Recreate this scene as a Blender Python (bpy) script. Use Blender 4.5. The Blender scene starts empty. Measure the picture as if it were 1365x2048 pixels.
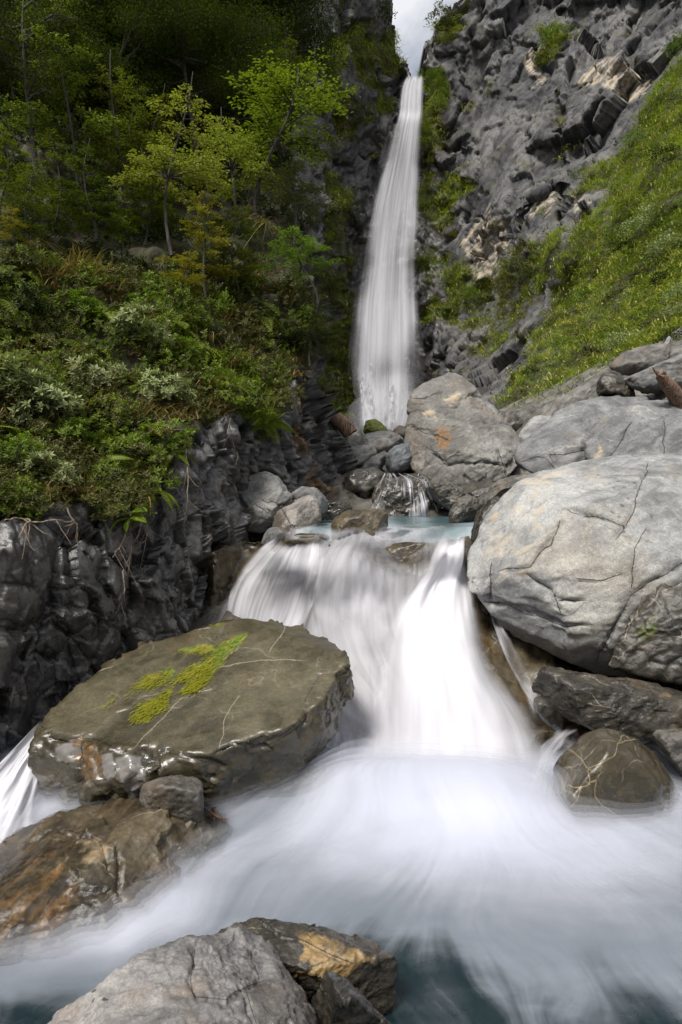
import bpy, bmesh, math, random
import numpy as np
from mathutils import Matrix, Vector

# ------------------------------------------------------------------ camera, sky, sun, exposure
SC = bpy.context.scene
COL = SC.collection
F, CX, CY = 1200.0, 682.5, 1024.0            # focal length in photograph pixels, image centre
PITCH = math.radians(-2.1)                   # camera tips down by about two degrees
cam_d = bpy.data.cameras.new('camera')
cam = bpy.data.objects.new('camera', cam_d)
COL.objects.link(cam)
cam.location = (0, 0, 0)
cam.rotation_euler = (math.pi / 2 + PITCH, 0, 0)
cam_d.sensor_fit = 'VERTICAL'
cam_d.sensor_height = 36.0
cam_d.lens = 36.0 * F / 2048.0
cam_d.clip_start = 0.05
cam_d.clip_end = 3000.0
SC.camera = cam

SUN_EL, SUN_AZ = math.radians(54), math.radians(212)   # azimuth clockwise from +Y
world = bpy.data.worlds.new('World')
SC.world = world
world.use_nodes = True
_wt = world.node_tree
_wt.nodes.clear()
_out = _wt.nodes.new('ShaderNodeOutputWorld')
_bg = _wt.nodes.new('ShaderNodeBackground')
_sky = _wt.nodes.new('ShaderNodeTexSky')
_sky.sky_type = 'NISHITA'
_sky.sun_disc = False
_sky.sun_elevation = SUN_EL
_sky.sun_rotation = SUN_AZ
_tc = _wt.nodes.new('ShaderNodeTexCoord')
_cn = _wt.nodes.new('ShaderNodeTexNoise')
_cn.inputs['Scale'].default_value = 2.3
_cn.inputs['Detail'].default_value = 6.0
_cn.inputs['Roughness'].default_value = 0.55
_cn.inputs['Distortion'].default_value = 0.3
_cmap = _wt.nodes.new('ShaderNodeMapping')
_cmap.inputs['Location'].default_value = (0.35, 0.2, 0.0)
_cr = _wt.nodes.new('ShaderNodeValToRGB')
_cr.color_ramp.elements[0].position = 0.32
_cr.color_ramp.elements[1].position = 0.46
_cc = _wt.nodes.new('ShaderNodeValToRGB')
_cc.color_ramp.elements[0].position = 0.35
_cc.color_ramp.elements[0].color = (7.8, 8.0, 8.5, 1)
_cc.color_ramp.elements[1].position = 0.75
_cc.color_ramp.elements[1].color = (10.8, 10.9, 11.0, 1)
_mx = _wt.nodes.new('ShaderNodeMix')
_mx.data_type = 'RGBA'
_wt.links.new(_tc.outputs['Generated'], _cmap.inputs['Vector'])
_wt.links.new(_cmap.outputs['Vector'], _cn.inputs['Vector'])
_wt.links.new(_cn.outputs['Fac'], _cr.inputs['Fac'])
_wt.links.new(_cn.outputs['Fac'], _cc.inputs['Fac'])
_wt.links.new(_cr.outputs['Color'], _mx.inputs['Factor'])
_wt.links.new(_sky.outputs['Color'], _mx.inputs['A'])
_wt.links.new(_cc.outputs['Color'], _mx.inputs['B'])
_wt.links.new(_mx.outputs['Result'], _bg.inputs['Color'])
_bg.inputs['Strength'].default_value = 0.066
_wt.links.new(_bg.outputs['Background'], _out.inputs['Surface'])

sun_d = bpy.data.lights.new('sun', 'SUN')
sun_d.energy = 3.4
sun_d.angle = math.radians(15)
sun_d.color = (1.0, 0.955, 0.89)
sun = bpy.data.objects.new('sun', sun_d)
COL.objects.link(sun)
_sv = Vector((math.sin(SUN_AZ) * math.cos(SUN_EL), math.cos(SUN_AZ) * math.cos(SUN_EL), math.sin(SUN_EL)))
sun.rotation_euler = _sv.to_track_quat('Z', 'Y').to_euler()
sun.location = _sv * 60

SC.view_settings.view_transform = 'Standard'
SC.view_settings.look = 'None'
SC.view_settings.exposure = 0.62
SC.view_settings.gamma = 1.0
SC.cycles.use_denoising = True
SC.cycles.max_bounces = 8
SC.cycles.diffuse_bounces = 3
SC.cycles.glossy_bounces = 3
SC.cycles.transparent_max_bounces = 24
SC.cycles.transmission_bounces = 4
SC.cycles.volume_bounces = 1
SC.cycles.sample_clamp_indirect = 4.0
SC.cycles.caustics_reflective = False
SC.cycles.caustics_refractive = False

# ------------------------------------------------------------------ pixels <-> world
_cp, _sp = math.cos(PITCH), math.sin(PITCH)

def P(px, py, Y):
    """world point at forward distance Y on the ray through photograph pixel (px, py)"""
    px, py, Y = np.asarray(px, float), np.asarray(py, float), np.asarray(Y, float)
    a = (px - CX) / F
    b = -(py - CY) / F
    dy = _cp - _sp * b
    dz = _sp + _cp * b
    t = Y / dy
    return np.stack(np.broadcast_arrays(a * t, Y, dz * t), -1)

def proj(v):
    v = np.asarray(v, float)
    x, y, z = v[..., 0], v[..., 1], v[..., 2]
    d = np.maximum(y * _cp + z * _sp, 1e-3)
    u = -y * _sp + z * _cp
    return CX + F * x / d, CY - F * u / d

# ------------------------------------------------------------------ numpy noise
def _h(ix, iy, iz, s):
    n = (ix.astype(np.int64) * 374761393 + iy.astype(np.int64) * 668265263 + iz.astype(np.int64) * 2147483647 + s * 974634541) & 0xffffffff
    n = ((n ^ (n >> 13)) * 1274126177) & 0xffffffff
    n = ((n ^ (n >> 16)) * 2246822519) & 0xffffffff
    n = n ^ (n >> 15)
    return (n & 0xffffff) / float(0xffffff)

def vnoise(p, s=0):
    """smooth value noise in -1..1"""
    f = np.floor(p).astype(np.int64)
    t = p - f
    t = t * t * t * (t * (t * 6 - 15) + 10)
    r = np.zeros(len(p))
    for dx in (0, 1):
        wx = t[:, 0] if dx else 1 - t[:, 0]
        for dy in (0, 1):
            wy = t[:, 1] if dy else 1 - t[:, 1]
            for dz in (0, 1):
                wz = t[:, 2] if dz else 1 - t[:, 2]
                r += wx * wy * wz * _h(f[:, 0] + dx, f[:, 1] + dy, f[:, 2] + dz, s)
    return r * 2 - 1

def fbm(p, octv=4, s=0, gain=0.5, lac=2.03):
    r = np.zeros(len(p)); a = 1.0; q = np.array(p, float)
    for o in range(octv):
        r += a * vnoise(q, s + o * 17)
        q = q * lac + 11.3
        a *= gain
    return r

def chips(p, s=0, jit=0.9, step=0.7):
    """broken-rock relief: every random cell is a tilted flat facet with its own height"""
    f = np.floor(p).astype(np.int64)
    best = np.full(len(p), 1e9); val = np.zeros(len(p)); sec = np.full(len(p), 1e9)
    for dx in (-1, 0, 1):
        for dy in (-1, 0, 1):
            for dz in (-1, 0, 1):
                ix, iy, iz = f[:, 0] + dx, f[:, 1] + dy, f[:, 2] + dz
                cx = ix + 0.5 + jit * (_h(ix, iy, iz, s + 1) - 0.5)
                cy = iy + 0.5 + jit * (_h(ix, iy, iz, s + 2) - 0.5)
                cz = iz + 0.5 + jit * (_h(ix, iy, iz, s + 3) - 0.5)
                ex, ey, ez = p[:, 0] - cx, p[:, 1] - cy, p[:, 2] - cz
                d = ex * ex + ey * ey + ez * ez
                gx = _h(ix, iy, iz, s + 4) - 0.5
                gy = _h(ix, iy, iz, s + 5) - 0.5
                gz = _h(ix, iy, iz, s + 6) - 0.5
                v = 1.6 * (gx * ex + gy * ey + gz * ez) + step * (_h(ix, iy, iz, s + 7) - 0.5)
                m = d < best
                sec = np.where(m, best, np.minimum(sec, d))
                val = np.where(m, v, val)
                best = np.where(m, d, best)
    return val, np.sqrt(sec) - np.sqrt(best)

def ridged(p, octv=4, s=0, gain=0.5):
    r = np.zeros(len(p)); a = 1.0; q = np.array(p, float)
    for o in range(octv):
        r += a * (0.5 - 2.0 * np.abs(vnoise(q, s + o * 13)))
        q = q * 2.1 + 7.7; a *= gain
    return r

def sstep(a, b, x):
    t = np.clip((x - a) / (b - a), 0, 1)
    return t * t * (3 - 2 * t)

def poly_sd(px, py, poly):
    """signed distance to a polygon (negative inside)"""
    n = len(poly)
    d = np.full(px.shape, 1e18); ins = np.zeros(px.shape, bool)
    for i in range(n):
        x0, y0 = poly[i]; x1, y1 = poly[(i + 1) % n]
        ex, ey = x1 - x0, y1 - y0
        t = np.clip(((px - x0) * ex + (py - y0) * ey) / (ex * ex + ey * ey + 1e-9), 0, 1)
        d = np.minimum(d, (px - x0 - t * ex) ** 2 + (py - y0 - t * ey) ** 2)
        if y0 != y1:
            c = ((y0 > py) != (y1 > py)) & (px < (x1 - x0) * (py - y0) / (y1 - y0) + x0)
            ins ^= c
    d = np.sqrt(d)
    return np.where(ins, -d, d)

def line_d(px, py, line):
    d = np.full(px.shape, 1e18)
    for (x0, y0), (x1, y1) in zip(line[:-1], line[1:]):
        ex, ey = x1 - x0, y1 - y0
        t = np.clip(((px - x0) * ex + (py - y0) * ey) / (ex * ex + ey * ey + 1e-9), 0, 1)
        d = np.minimum(d, (px - x0 - t * ex) ** 2 + (py - y0 - t * ey) ** 2)
    return np.sqrt(d)

def lines_sd(px, py, lines, reach=7.0):
    """signed distance to the nearest of several open lines, and a mask that fades away from them"""
    best = np.full(px.shape, 1e18); sd = np.full(px.shape, 50.0)
    for ln in lines:
        for (x0, y0), (x1, y1) in zip(ln[:-1], ln[1:]):
            ex, ey = x1 - x0, y1 - y0
            L = math.hypot(ex, ey) + 1e-9
            t = np.clip(((px - x0) * ex + (py - y0) * ey) / (L * L), 0, 1)
            d = (px - x0 - t * ex) ** 2 + (py - y0 - t * ey) ** 2
            cr = ((px - x0) * ey - (py - y0) * ex) / L
            m = d < best
            best = np.where(m, d, best); sd = np.where(m, cr, sd)
    return np.clip(sd, -30, 30), sstep(reach * 1.6, reach * 0.6, np.sqrt(best))

class Rbf:
    """smooth surface through scattered (px, py, value) samples"""
    def __init__(s, pts, c=70.0, log=True):
        a = np.array(pts, float)
        s.x, s.log, s.c = a[:, :2] / 500.0, log, c / 500.0
        v = np.log(a[:, 2]) if log else a[:, 2]
        n = len(a)
        K = np.sqrt(((s.x[:, None] - s.x[None]) ** 2).sum(-1) + s.c ** 2)
        A = np.zeros((n + 3, n + 3)); A[:n, :n] = K - 1e-3 * np.eye(n)
        A[:n, n] = 1; A[:n, n + 1:] = s.x; A[n, :n] = 1; A[n + 1:, :n] = s.x.T
        s.w = np.linalg.solve(A, np.concatenate([v, np.zeros(3)]))
    def __call__(s, px, py):
        q = np.stack([np.ravel(px), np.ravel(py)], -1) / 500.0
        r = s.w[len(s.x)] + q @ s.w[len(s.x) + 1:]
        for i in range(len(s.x)):
            r = r + s.w[i] * np.sqrt(((q - s.x[i]) ** 2).sum(-1) + s.c ** 2)
        r = np.exp(r) if s.log else r
        return r.reshape(np.shape(px))

# ------------------------------------------------------------------ mesh and object helpers
def mesh_np(name, v, faces, attrs=None, uv=None, smooth=True):
    """faces: list of int arrays (n,3) or (n,4)"""
    me = bpy.data.meshes.new(name)
    if not isinstance(faces, (list, tuple)):
        faces = [faces]
    faces = [np.asarray(f, np.int32) for f in faces if len(f)]
    loops = np.concatenate([f.ravel() for f in faces])
    tot = np.concatenate([np.full(len(f), f.shape[1], np.int32) for f in faces])
    me.vertices.add(len(v)); me.vertices.foreach_set('co', np.asarray(v, np.float32).ravel())
    me.loops.add(len(loops)); me.loops.foreach_set('vertex_index', loops)
    me.polygons.add(len(tot))
    me.polygons.foreach_set('loop_start', np.concatenate([[0], np.cumsum(tot)[:-1]]).astype(np.int32))
    me.polygons.foreach_set('loop_total', tot)
    me.polygons.foreach_set('use_smooth', np.full(len(tot), smooth))
    for k, a in (attrs or {}).items():
        at = me.attributes.new(k, 'FLOAT', 'POINT')
        at.data.foreach_set('value', np.asarray(a, np.float32))
    if uv is not None:
        l = me.uv_layers.new(name='UVMap')
        l.data.foreach_set('uv', np.asarray(uv, np.float32)[loops].ravel())
    me.update(calc_edges=True)
    me.validate()
    return me

def obj(name, me, mat=None, parent=None, loc=(0, 0, 0)):
    o = bpy.data.objects.new(name, me)
    COL.objects.link(o)
    o.location = loc
    if mat is not None and not me.materials:
        me.materials.append(mat)
    if parent is not None:
        o.parent = parent
    return o

def tag(o, label=None, cat=None, group=None, kind=None):
    if label: o['label'] = label
    if cat: o['category'] = cat
    if group: o['group'] = group
    if kind: o['kind'] = kind
    return o

def empty(name, loc):
    o = bpy.data.objects.new(name, None)
    o.empty_display_size = 0.2
    COL.objects.link(o)
    o.location = loc
    return o

def grid_faces(nr, nc, keep=None):
    i = np.arange(nr * nc).reshape(nr, nc)
    f = np.stack([i[:-1, :-1], i[1:, :-1], i[1:, 1:], i[:-1, 1:]], -1).reshape(-1, 4)
    return f if keep is None else f[keep.ravel()]

def vnormals(v, tri):
    n = np.cross(v[tri[:, 1]] - v[tri[:, 0]], v[tri[:, 2]] - v[tri[:, 0]])
    r = np.zeros_like(v)
    for k in range(3):
        np.add.at(r, tri[:, k], n)
    return r / (np.linalg.norm(r, axis=1, keepdims=True) + 1e-12)

def grid_normals(g):
    du = np.gradient(g, axis=1); dv = np.gradient(g, axis=0)
    n = np.cross(du, dv)
    return n / (np.linalg.norm(n, axis=-1, keepdims=True) + 1e-12)

def tube(pts, rad, ns=6):
    """verts and quads of a tapering tube along pts"""
    pts = np.asarray(pts, float); rad = np.broadcast_to(rad, (len(pts),))
    t = np.gradient(pts, axis=0); t /= np.linalg.norm(t, axis=1, keepdims=True) + 1e-9
    ref = np.where(np.abs(t[:, 2:3]) > 0.9, [[1.0, 0, 0]], [[0, 0, 1.0]])
    a = np.cross(t, ref); a /= np.linalg.norm(a, axis=1, keepdims=True) + 1e-9
    b = np.cross(t, a)
    th = np.arange(ns) / ns * 2 * np.pi
    v = pts[:, None] + rad[:, None, None] * (np.cos(th)[None, :, None] * a[:, None] + np.sin(th)[None, :, None] * b[:, None])
    i = np.arange(len(pts) * ns).reshape(len(pts), ns)
    j = np.roll(i, -1, 1)
    f = np.stack([i[:-1], j[:-1], j[1:], i[1:]], -1).reshape(-1, 4)
    return v.reshape(-1, 3), f

class Bag:
    """collects pieces into one mesh"""
    def __init__(s): s.v, s.f, s.n, s.a = [], [], 0, []
    def add(s, v, f, a=0.0):
        s.v.append(v); s.f.append(np.asarray(f) + s.n); s.n += len(v)
        s.a.append(np.broadcast_to(np.asarray(a, float), (len(v),)))
    def mesh(s, name, attr='tint', smooth=True):
        t3 = [f for f in s.f if f.shape[1] == 3]; t4 = [f for f in s.f if f.shape[1] == 4]
        fs = ([np.concatenate(t3)] if t3 else []) + ([np.concatenate(t4)] if t4 else [])
        return mesh_np(name, np.concatenate(s.v), fs, {attr: np.concatenate(s.a)}, smooth=smooth)

# ------------------------------------------------------------------ materials
class NT:
    def __init__(s, name):
        s.m = bpy.data.materials.new(name); s.m.use_nodes = True
        s.t = s.m.node_tree; s.t.nodes.clear()
        s.out = s.t.nodes.new('ShaderNodeOutputMaterial')
    def n(s, typ, ins=None, **props):
        nd = s.t.nodes.new('ShaderNode' + typ)
        for k, v in props.items(): setattr(nd, k, v)
        for k, v in (ins or {}).items():
            sk = nd.inputs[k]
            if isinstance(v, bpy.types.NodeSocket): s.t.links.new(v, sk)
            else: sk.default_value = v
        return nd
    def attr(s, name): return s.n('Attribute', attribute_name=name).outputs['Fac']
    def mix(s, f, a, b, mode='MIX'):
        nd = s.n('Mix', data_type='RGBA', blend_type=mode, clamp_factor=True)
        ins = [i for i in nd.inputs if i.enabled]
        for sk, v in zip(ins, (f, a, b)):
            if isinstance(v, bpy.types.NodeSocket): s.t.links.new(v, sk)
            else: sk.default_value = v if not isinstance(v, tuple) or len(v) == 4 else (*v, 1)
        return [o for o in nd.outputs if o.enabled][0]
    def math(s, op, a, b=0.0, c=0.0, clamp=False):
        nd = s.n('Math', operation=op, use_clamp=clamp)
        for sk, v in zip(nd.inputs, (a, b, c)):
            if isinstance(v, bpy.types.NodeSocket): s.t.links.new(v, sk)
            else: sk.default_value = v
        return nd.outputs[0]
    def ramp(s, x, lo, hi, a=0.0, b=1.0, smooth=True):
        nd = s.n('MapRange', {'Value': x, 'From Min': lo, 'From Max': hi, 'To Min': a, 'To Max': b},
                 interpolation_type='SMOOTHSTEP' if smooth else 'LINEAR', clamp=True)
        return nd.outputs[0]
    def noise(s, vec, scale, detail=4, rough=0.55, dist=0.0):
        return s.n('TexNoise', {'Vector': vec, 'Scale': scale, 'Detail': detail, 'Roughness': rough, 'Distortion': dist}).outputs['Fac']
    def mapping(s, vec, rot=(0, 0, 0), scale=(1, 1, 1), loc=(0, 0, 0)):
        return s.n('Mapping', {'Vector': vec, 'Rotation': rot, 'Scale': scale, 'Location': loc}).outputs[0]
    def surf(s, shader):
        s.t.links.new(shader, s.out.inputs['Surface']); return s.m

def rock_mat(name, dark, mid, light, S=1.0, vein=0.4, spots=0.3, rough=0.72, warm=(0.30, 0.20, 0.10), warm_amt=0.35,
             moss=(0.16, 0.17, 0.012), strat_rot=(0.4, 0.5, 0.2), strat=0.5, soil=(0.030, 0.019, 0.010), bump=0.5, wet_rough=0.16, tan=(0.42, 0.33, 0.21), craze=0.4, stain=0.0, vein_col=(0.46, 0.40, 0.29), coat=0.45, vein_w=1.6):
    """greywacke: mottled grey, foliation streaks, pale quartz veins, lichen spots, rust stains;
    reads the surface attributes wet, moss, ochre, tan, crack and veg"""
    t = NT(name)
    co = t.n('TexCoord').outputs['Object']
    big = t.noise(co, 0.9 * S, 5, 0.6)
    med = t.noise(co, 4.0 * S, 10, 0.68, 0.4)
    fine = t.noise(co, 34 * S, 6, 0.75)
    st = t.noise(t.mapping(t.mapping(co, strat_rot), (0, 0, 0), (1.2 * S, 1.2 * S, 9 * S)), 1.0, 7, 0.65, 0.6)
    grain = t.noise(co, 150 * S, 2, 0.6)
    c = t.mix(t.ramp(med, 0.40, 0.60), (*[x * 0.72 for x in dark], 1), (*mid, 1))
    c = t.mix(t.ramp(big, 0.44, 0.64), c, (*[min(1, x * 1.12) for x in light], 1))
    c = t.mix(t.math('MULTIPLY', t.ramp(st, 0.45, 0.70), strat), c, (*light, 1))
    c = t.mix(t.math('MULTIPLY', t.ramp(st, 0.50, 0.32), strat * 0.8), c, (*dark, 1))
    w = t.noise(t.mapping(co, (0, 0, 0), (1, 1, 0.5), (5, 3, 1)), 1.7 * S, 5, 0.6, 0.8)
    c = t.mix(t.math('MULTIPLY', t.ramp(w, 0.52, 0.72), warm_amt), c, (*warm, 1))
    c = t.mix(t.ramp(fine, 0.25, 0.75, 0.55, 0.0), c, (*[x * 0.45 for x in dark], 1))
    c = t.mix(t.ramp(fine, 0.55, 0.85, 0.0, 0.45), c, (*[min(1, x * 1.5) for x in light], 1))
    c = t.mix(1.0, c, t.mix(t.ramp(grain, 0.3, 0.7), (0.72, 0.72, 0.72, 1), (1.22, 1.22, 1.22, 1)), 'MULTIPLY')
    if stain > 0:
        sn = t.noise(t.mapping(co, (0, 0, 0), (1.0 * S * 3, 1.0 * S * 3, 0.22 * S * 3)), 1.0, 6, 0.65, 0.5)
        c = t.mix(t.math('MULTIPLY', t.ramp(sn, 0.50, 0.66), stain), c, (*[x * 0.42 for x in dark], 1))
    cp_ = t.n('VectorMath', {0: co, 1: t.n('VectorMath', {0: t.n('TexNoise', {'Vector': co, 'Scale': 3.0 * S, 'Detail': 5.0}).outputs['Color'], 'Scale': 0.5 / S}, operation='SCALE').outputs[0]}, operation='ADD').outputs[0]
    cz = t.n('TexVoronoi', {'Vector': t.mapping(cp_, (0.9, 0.3, 0.7), (1, 1.6, 0.7)), 'Scale': 2.0 * S}, feature='DISTANCE_TO_EDGE').outputs[0]
    crz = t.math('MULTIPLY', t.ramp(cz, 0.028, 0.004), t.ramp(t.noise(co, 2.3 * S, 4), 0.47, 0.62))
    crz = t.math('MULTIPLY', crz, craze)
    c = t.mix(t.math('MULTIPLY', crz, 0.8), c, (*[x * 0.25 for x in dark], 1))
    if vein > 0:
        wp = t.n('VectorMath', {0: co, 1: t.n('VectorMath', {0: t.n('TexNoise', {'Vector': co, 'Scale': 1.6 * S, 'Detail': 4.0}).outputs['Color'], 'Scale': 0.55 / S}, operation='SCALE').outputs[0]}, operation='ADD').outputs[0]
        e = t.n('TexVoronoi', {'Vector': t.mapping(wp, (0.5, 0.9, 0.3), (1, 1, 2.2)), 'Scale': 1.1 * S}, feature='DISTANCE_TO_EDGE').outputs[0]
        vm = t.math('MULTIPLY', t.ramp(e, 0.014, 0.004), t.ramp(t.noise(co, 1.9 * S, 3), 0.48, 0.6))
        c = t.mix(t.math('MULTIPLY', vm, vein), c, (0.50, 0.45, 0.36, 1))
    if spots > 0:
        sp = t.n('TexVoronoi', {'Vector': co, 'Scale': 9.0 * S, 'Randomness': 1.0}, feature='F1')
        sm = t.math('MULTIPLY', t.ramp(t.math('ADD', sp.outputs['Distance'], t.math('MULTIPLY', fine, 0.18)), 0.30, 0.22),
                    t.ramp(t.noise(co, 1.3 * S, 3), 0.50, 0.60))
        c = t.mix(t.math('MULTIPLY', sm, spots), c, (0.035, 0.032, 0.028, 1))
    ta = t.attr('tan')
    tn = t.math('MULTIPLY', t.ramp(t.math('ADD', ta, t.math('ADD', t.math('MULTIPLY', t.math('SUBTRACT', med, 0.5), 1.8), t.math('MULTIPLY', t.math('SUBTRACT', st, 0.5), 1.8))), 0.25, 0.95), t.ramp(ta, 0.02, 0.35))
    def crisp(dn, mn, w, jit):
        sd = t.math('ABSOLUTE', t.math('ADD', t.attr(dn), t.math('ADD', t.math('MULTIPLY', t.math('SUBTRACT', fine, 0.5), jit), t.math('MULTIPLY', t.math('SUBTRACT', med, 0.5), jit))))
        return t.math('MULTIPLY', t.ramp(sd, w, w * 0.3), t.attr(mn))
    c = t.mix(crisp('vnd', 'vnm', vein_w, 7.0), c, (*vein_col, 1))
    ckl = crisp('ckd', 'ckm', 1.25, 6.0)
    c = t.mix(tn, c, (*tan, 1))
    oc = t.ramp(t.math('ADD', t.attr('ochre'), t.math('ADD', t.math('MULTIPLY', t.math('SUBTRACT', med, 0.5), 1.6), t.math('MULTIPLY', t.math('SUBTRACT', st, 0.5), 2.4))), 0.30, 0.80)
    oc = t.math('MULTIPLY', oc, t.ramp(t.attr('ochre'), 0.02, 0.2))
    c = t.mix(t.math('MULTIPLY', oc, 0.85), c, t.mix(t.ramp(fine, 0.3, 0.7), (0.11, 0.048, 0.012, 1), (0.25, 0.135, 0.040, 1)))
    wet = t.attr('wet')  # water film; on a few boulders it also carries painted shade
    c = t.mix(t.math('MULTIPLY', wet, 0.72), c, t.mix(1.0, c, (0.36, 0.33, 0.28, 1), 'MULTIPLY'))
    ck = t.attr('crack')
    c = t.mix(t.math('MULTIPLY', ck, 0.25), c, (*soil, 1))
    c = t.mix(t.math('MULTIPLY', ckl, 0.9), c, (*[x * 0.5 for x in soil], 1))
    mo = t.attr('moss')
    mf = t.noise(t.mapping(co, (0, 0, 0.6), (22 * S, 9 * S, 22 * S)), 1.0, 6, 0.7)
    mm = t.ramp(t.math('ADD', mo, t.math('ADD', t.math('MULTIPLY', t.math('SUBTRACT', med, 0.5), 1.4), t.math('MULTIPLY', t.math('SUBTRACT', mf, 0.5), 1.5))), 0.25, 1.05)
    mm = t.math('MULTIPLY', mm, t.ramp(mo, 0.02, 0.4, 0.0, 0.88))
    mn = t.noise(co, 6 * S, 4)
    c = t.mix(mm, c, t.mix(t.ramp(mn, 0.4, 0.62), (*moss, 1), (*[moss[0] * 0.42, moss[1] * 0.75, moss[2] * 0.8], 1)))
    vg = t.attr('veg')
    vn = t.noise(co, 7 * S, 5)
    sv = t.mix(t.ramp(vn, 0.42, 0.62), (*soil, 1), (0.040, 0.055, 0.012, 1))
    c = t.mix(t.ramp(t.math('ADD', vg, t.math('MULTIPLY', t.math('SUBTRACT', med, 0.5), 0.9)), 0.42, 0.58), c, sv)
    r = t.ramp(wet, 0.0, 1.0, rough, wet_rough, smooth=False)
    r = t.math('ADD', r, t.ramp(med, 0.3, 0.7, -0.06, 0.10))
    r = t.math('MAXIMUM', r, t.math('MULTIPLY', t.math('MAXIMUM', mm, vg), 0.8))
    h = t.math('ADD', t.math('MULTIPLY', med, 1.0), t.math('MULTIPLY', fine, 0.22))
    h = t.math('ADD', h, t.math('MULTIPLY', st, 0.6))
    h = t.math('SUBTRACT', h, t.math('MULTIPLY', crz, 0.5))
    h = t.math('SUBTRACT', h, t.math('MULTIPLY', ckl, 1.0))
    b = t.n('Bump', {'Height': h, 'Strength': bump, 'Distance': 0.05 / S})
    p = t.n('BsdfPrincipled', {'Base Color': c, 'Roughness': r, 'Normal': b.outputs[0], 'Specular IOR Level': 0.5, 'Coat Weight': t.math('MULTIPLY', wet, coat), 'Coat Roughness': 0.22, 'Coat Normal': t.n('Bump', {'Height': t.math('ADD', med, t.math('MULTIPLY', fine, 0.3)), 'Strength': 0.35, 'Distance': 0.04 / S}).outputs[0]})
    return t.surf(p.outputs[0])

def leaf_mat(name, a, b, trans=0.35, rough=0.45, yellow=None, spec=0.22):
    """leaf colour between a and b by the per-leaf tint attribute, light glowing through"""
    t = NT(name)
    ti = t.attr('tint')
    c = t.mix(ti, (*a, 1), (*b, 1))
    if yellow: c = t.mix(t.ramp(ti, 0.86, 1.0), c, (*yellow, 1))
    rnd = t.n('ObjectInfo').outputs['Random']
    hs = t.n('HueSaturation', {'Color': c, 'Hue': t.ramp(rnd, 0, 1, 0.488, 0.512, False), 'Value': t.ramp(rnd, 0, 1, 0.85, 1.2, False)})
    c = hs.outputs[0]
    p = t.n('BsdfPrincipled', {'Base Color': c, 'Roughness': rough, 'Specular IOR Level': spec})
    tr = t.n('BsdfTranslucent', {'Color': t.mix(1.0, c, (1.0, 1.15, 0.5, 1), 'MULTIPLY')})
    m = t.n('MixShader', {0: trans, 1: p.outputs[0], 2: tr.outputs[0]})
    return t.surf(m.outputs[0])

def plain_mat(name, a, b, scale=6.0, rough=0.8, stretch=(1, 1, 1), bump=0.3):
    t = NT(name)
    co = t.n('TexCoord').outputs['Object']
    n = t.noise(t.mapping(co, (0, 0, 0), stretch), scale, 5, 0.6, 0.3)
    c = t.mix(t.ramp(n, 0.35, 0.65), (*a, 1), (*b, 1))
    bp = t.n('Bump', {'Height': n, 'Strength': bump, 'Distance': 0.02})
    return t.surf(t.n('BsdfPrincipled', {'Base Color': c, 'Roughness': rough, 'Normal': bp.outputs[0]}).outputs[0])

# ------------------------------------------------------------------ setting: stream bed, bank, cliffs
M_BED = rock_mat('bed_rock', (0.05, 0.045, 0.04), (0.12, 0.11, 0.095), (0.21, 0.20, 0.18), S=1.2, vein=0.3, spots=0.2, rough=0.6)
M_BANK = rock_mat('bank_rock', (0.028, 0.028, 0.031), (0.085, 0.083, 0.086), (0.23, 0.225, 0.22), S=1.3, vein=0.25, spots=0.1, rough=0.55,
                  warm=(0.16, 0.075, 0.04), warm_amt=0.25, strat=0.75, strat_rot=(1.15, -0.5, 0.0), bump=0.6, wet_rough=0.18, coat=0.7)
M_CLIFF = rock_mat('cliff_rock', (0.030, 0.030, 0.035), (0.080, 0.079, 0.084), (0.175, 0.170, 0.162), S=0.13, vein=0.0, spots=0.0, rough=0.75,
                   warm=(0.085, 0.080, 0.035), warm_amt=0.75, strat=0.7, strat_rot=(0.3, 0.75, 0.3), soil=(0.062, 0.06, 0.020), bump=1.0, tan=(0.40, 0.34, 0.25), craze=1.0, stain=0.75)

WATER_LOW, WATER_UP = -2.4, -0.55

def ground_z(x, y):
    z = np.interp(y, [-6, 0, 4.2, 4.8, 6, 7.5, 8.2, 11.5, 12.5, 13.5, 16, 20, 40, 80, 130, 200],
                  [-2.8, -3.2, -3.1, -2.9, -2.3, -1.5, -1.1, -1.05, -0.7, -0.1, 0.75, 1.35, 3.2, 6.6, 12.0, 30.0])
    w = 2.2 + 0.12 * y
    z = z + 0.42 * np.maximum(0, x - w) + 0.02 * np.maximum(0, x - w) ** 1.5 + 0.5 * np.maximum(0, -x - w - 1)
    return z

def build_ground():
    xs = np.concatenate([np.linspace(-70, -7, 16), np.linspace(-6.6, 8.6, 110), np.linspace(9.2, 70, 30)])
    ys = np.concatenate([np.linspace(-8, 1, 8), np.linspace(1.2, 24, 150), np.geomspace(24.6, 150, 70)])
    X, Y = np.meshgrid(xs, ys)
    p = np.stack([X.ravel(), Y.ravel(), ground_z(X, Y).ravel()], -1)
    c, _ = chips(p * 1.1 + fbm(p * 2, 2, 5)[:, None] * 0.12, 3)
    c2, _ = chips(p * 3.1, 9)
    k = np.clip(p[:, 1] / 8, 0.7, 4)
    p[:, 2] += 0.22 * c * k + 0.07 * c2 * k + 0.05 * fbm(p * 5, 2, 2)
    wet = np.clip(sstep(1.0, -0.6, p[:, 2]), 0, 1)
    o = obj('ground', mesh_np('ground', p, grid_faces(len(ys), len(xs)), {'wet': wet * 0.9}), M_BED)
    tag(o, kind='structure')
build_ground()

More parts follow.
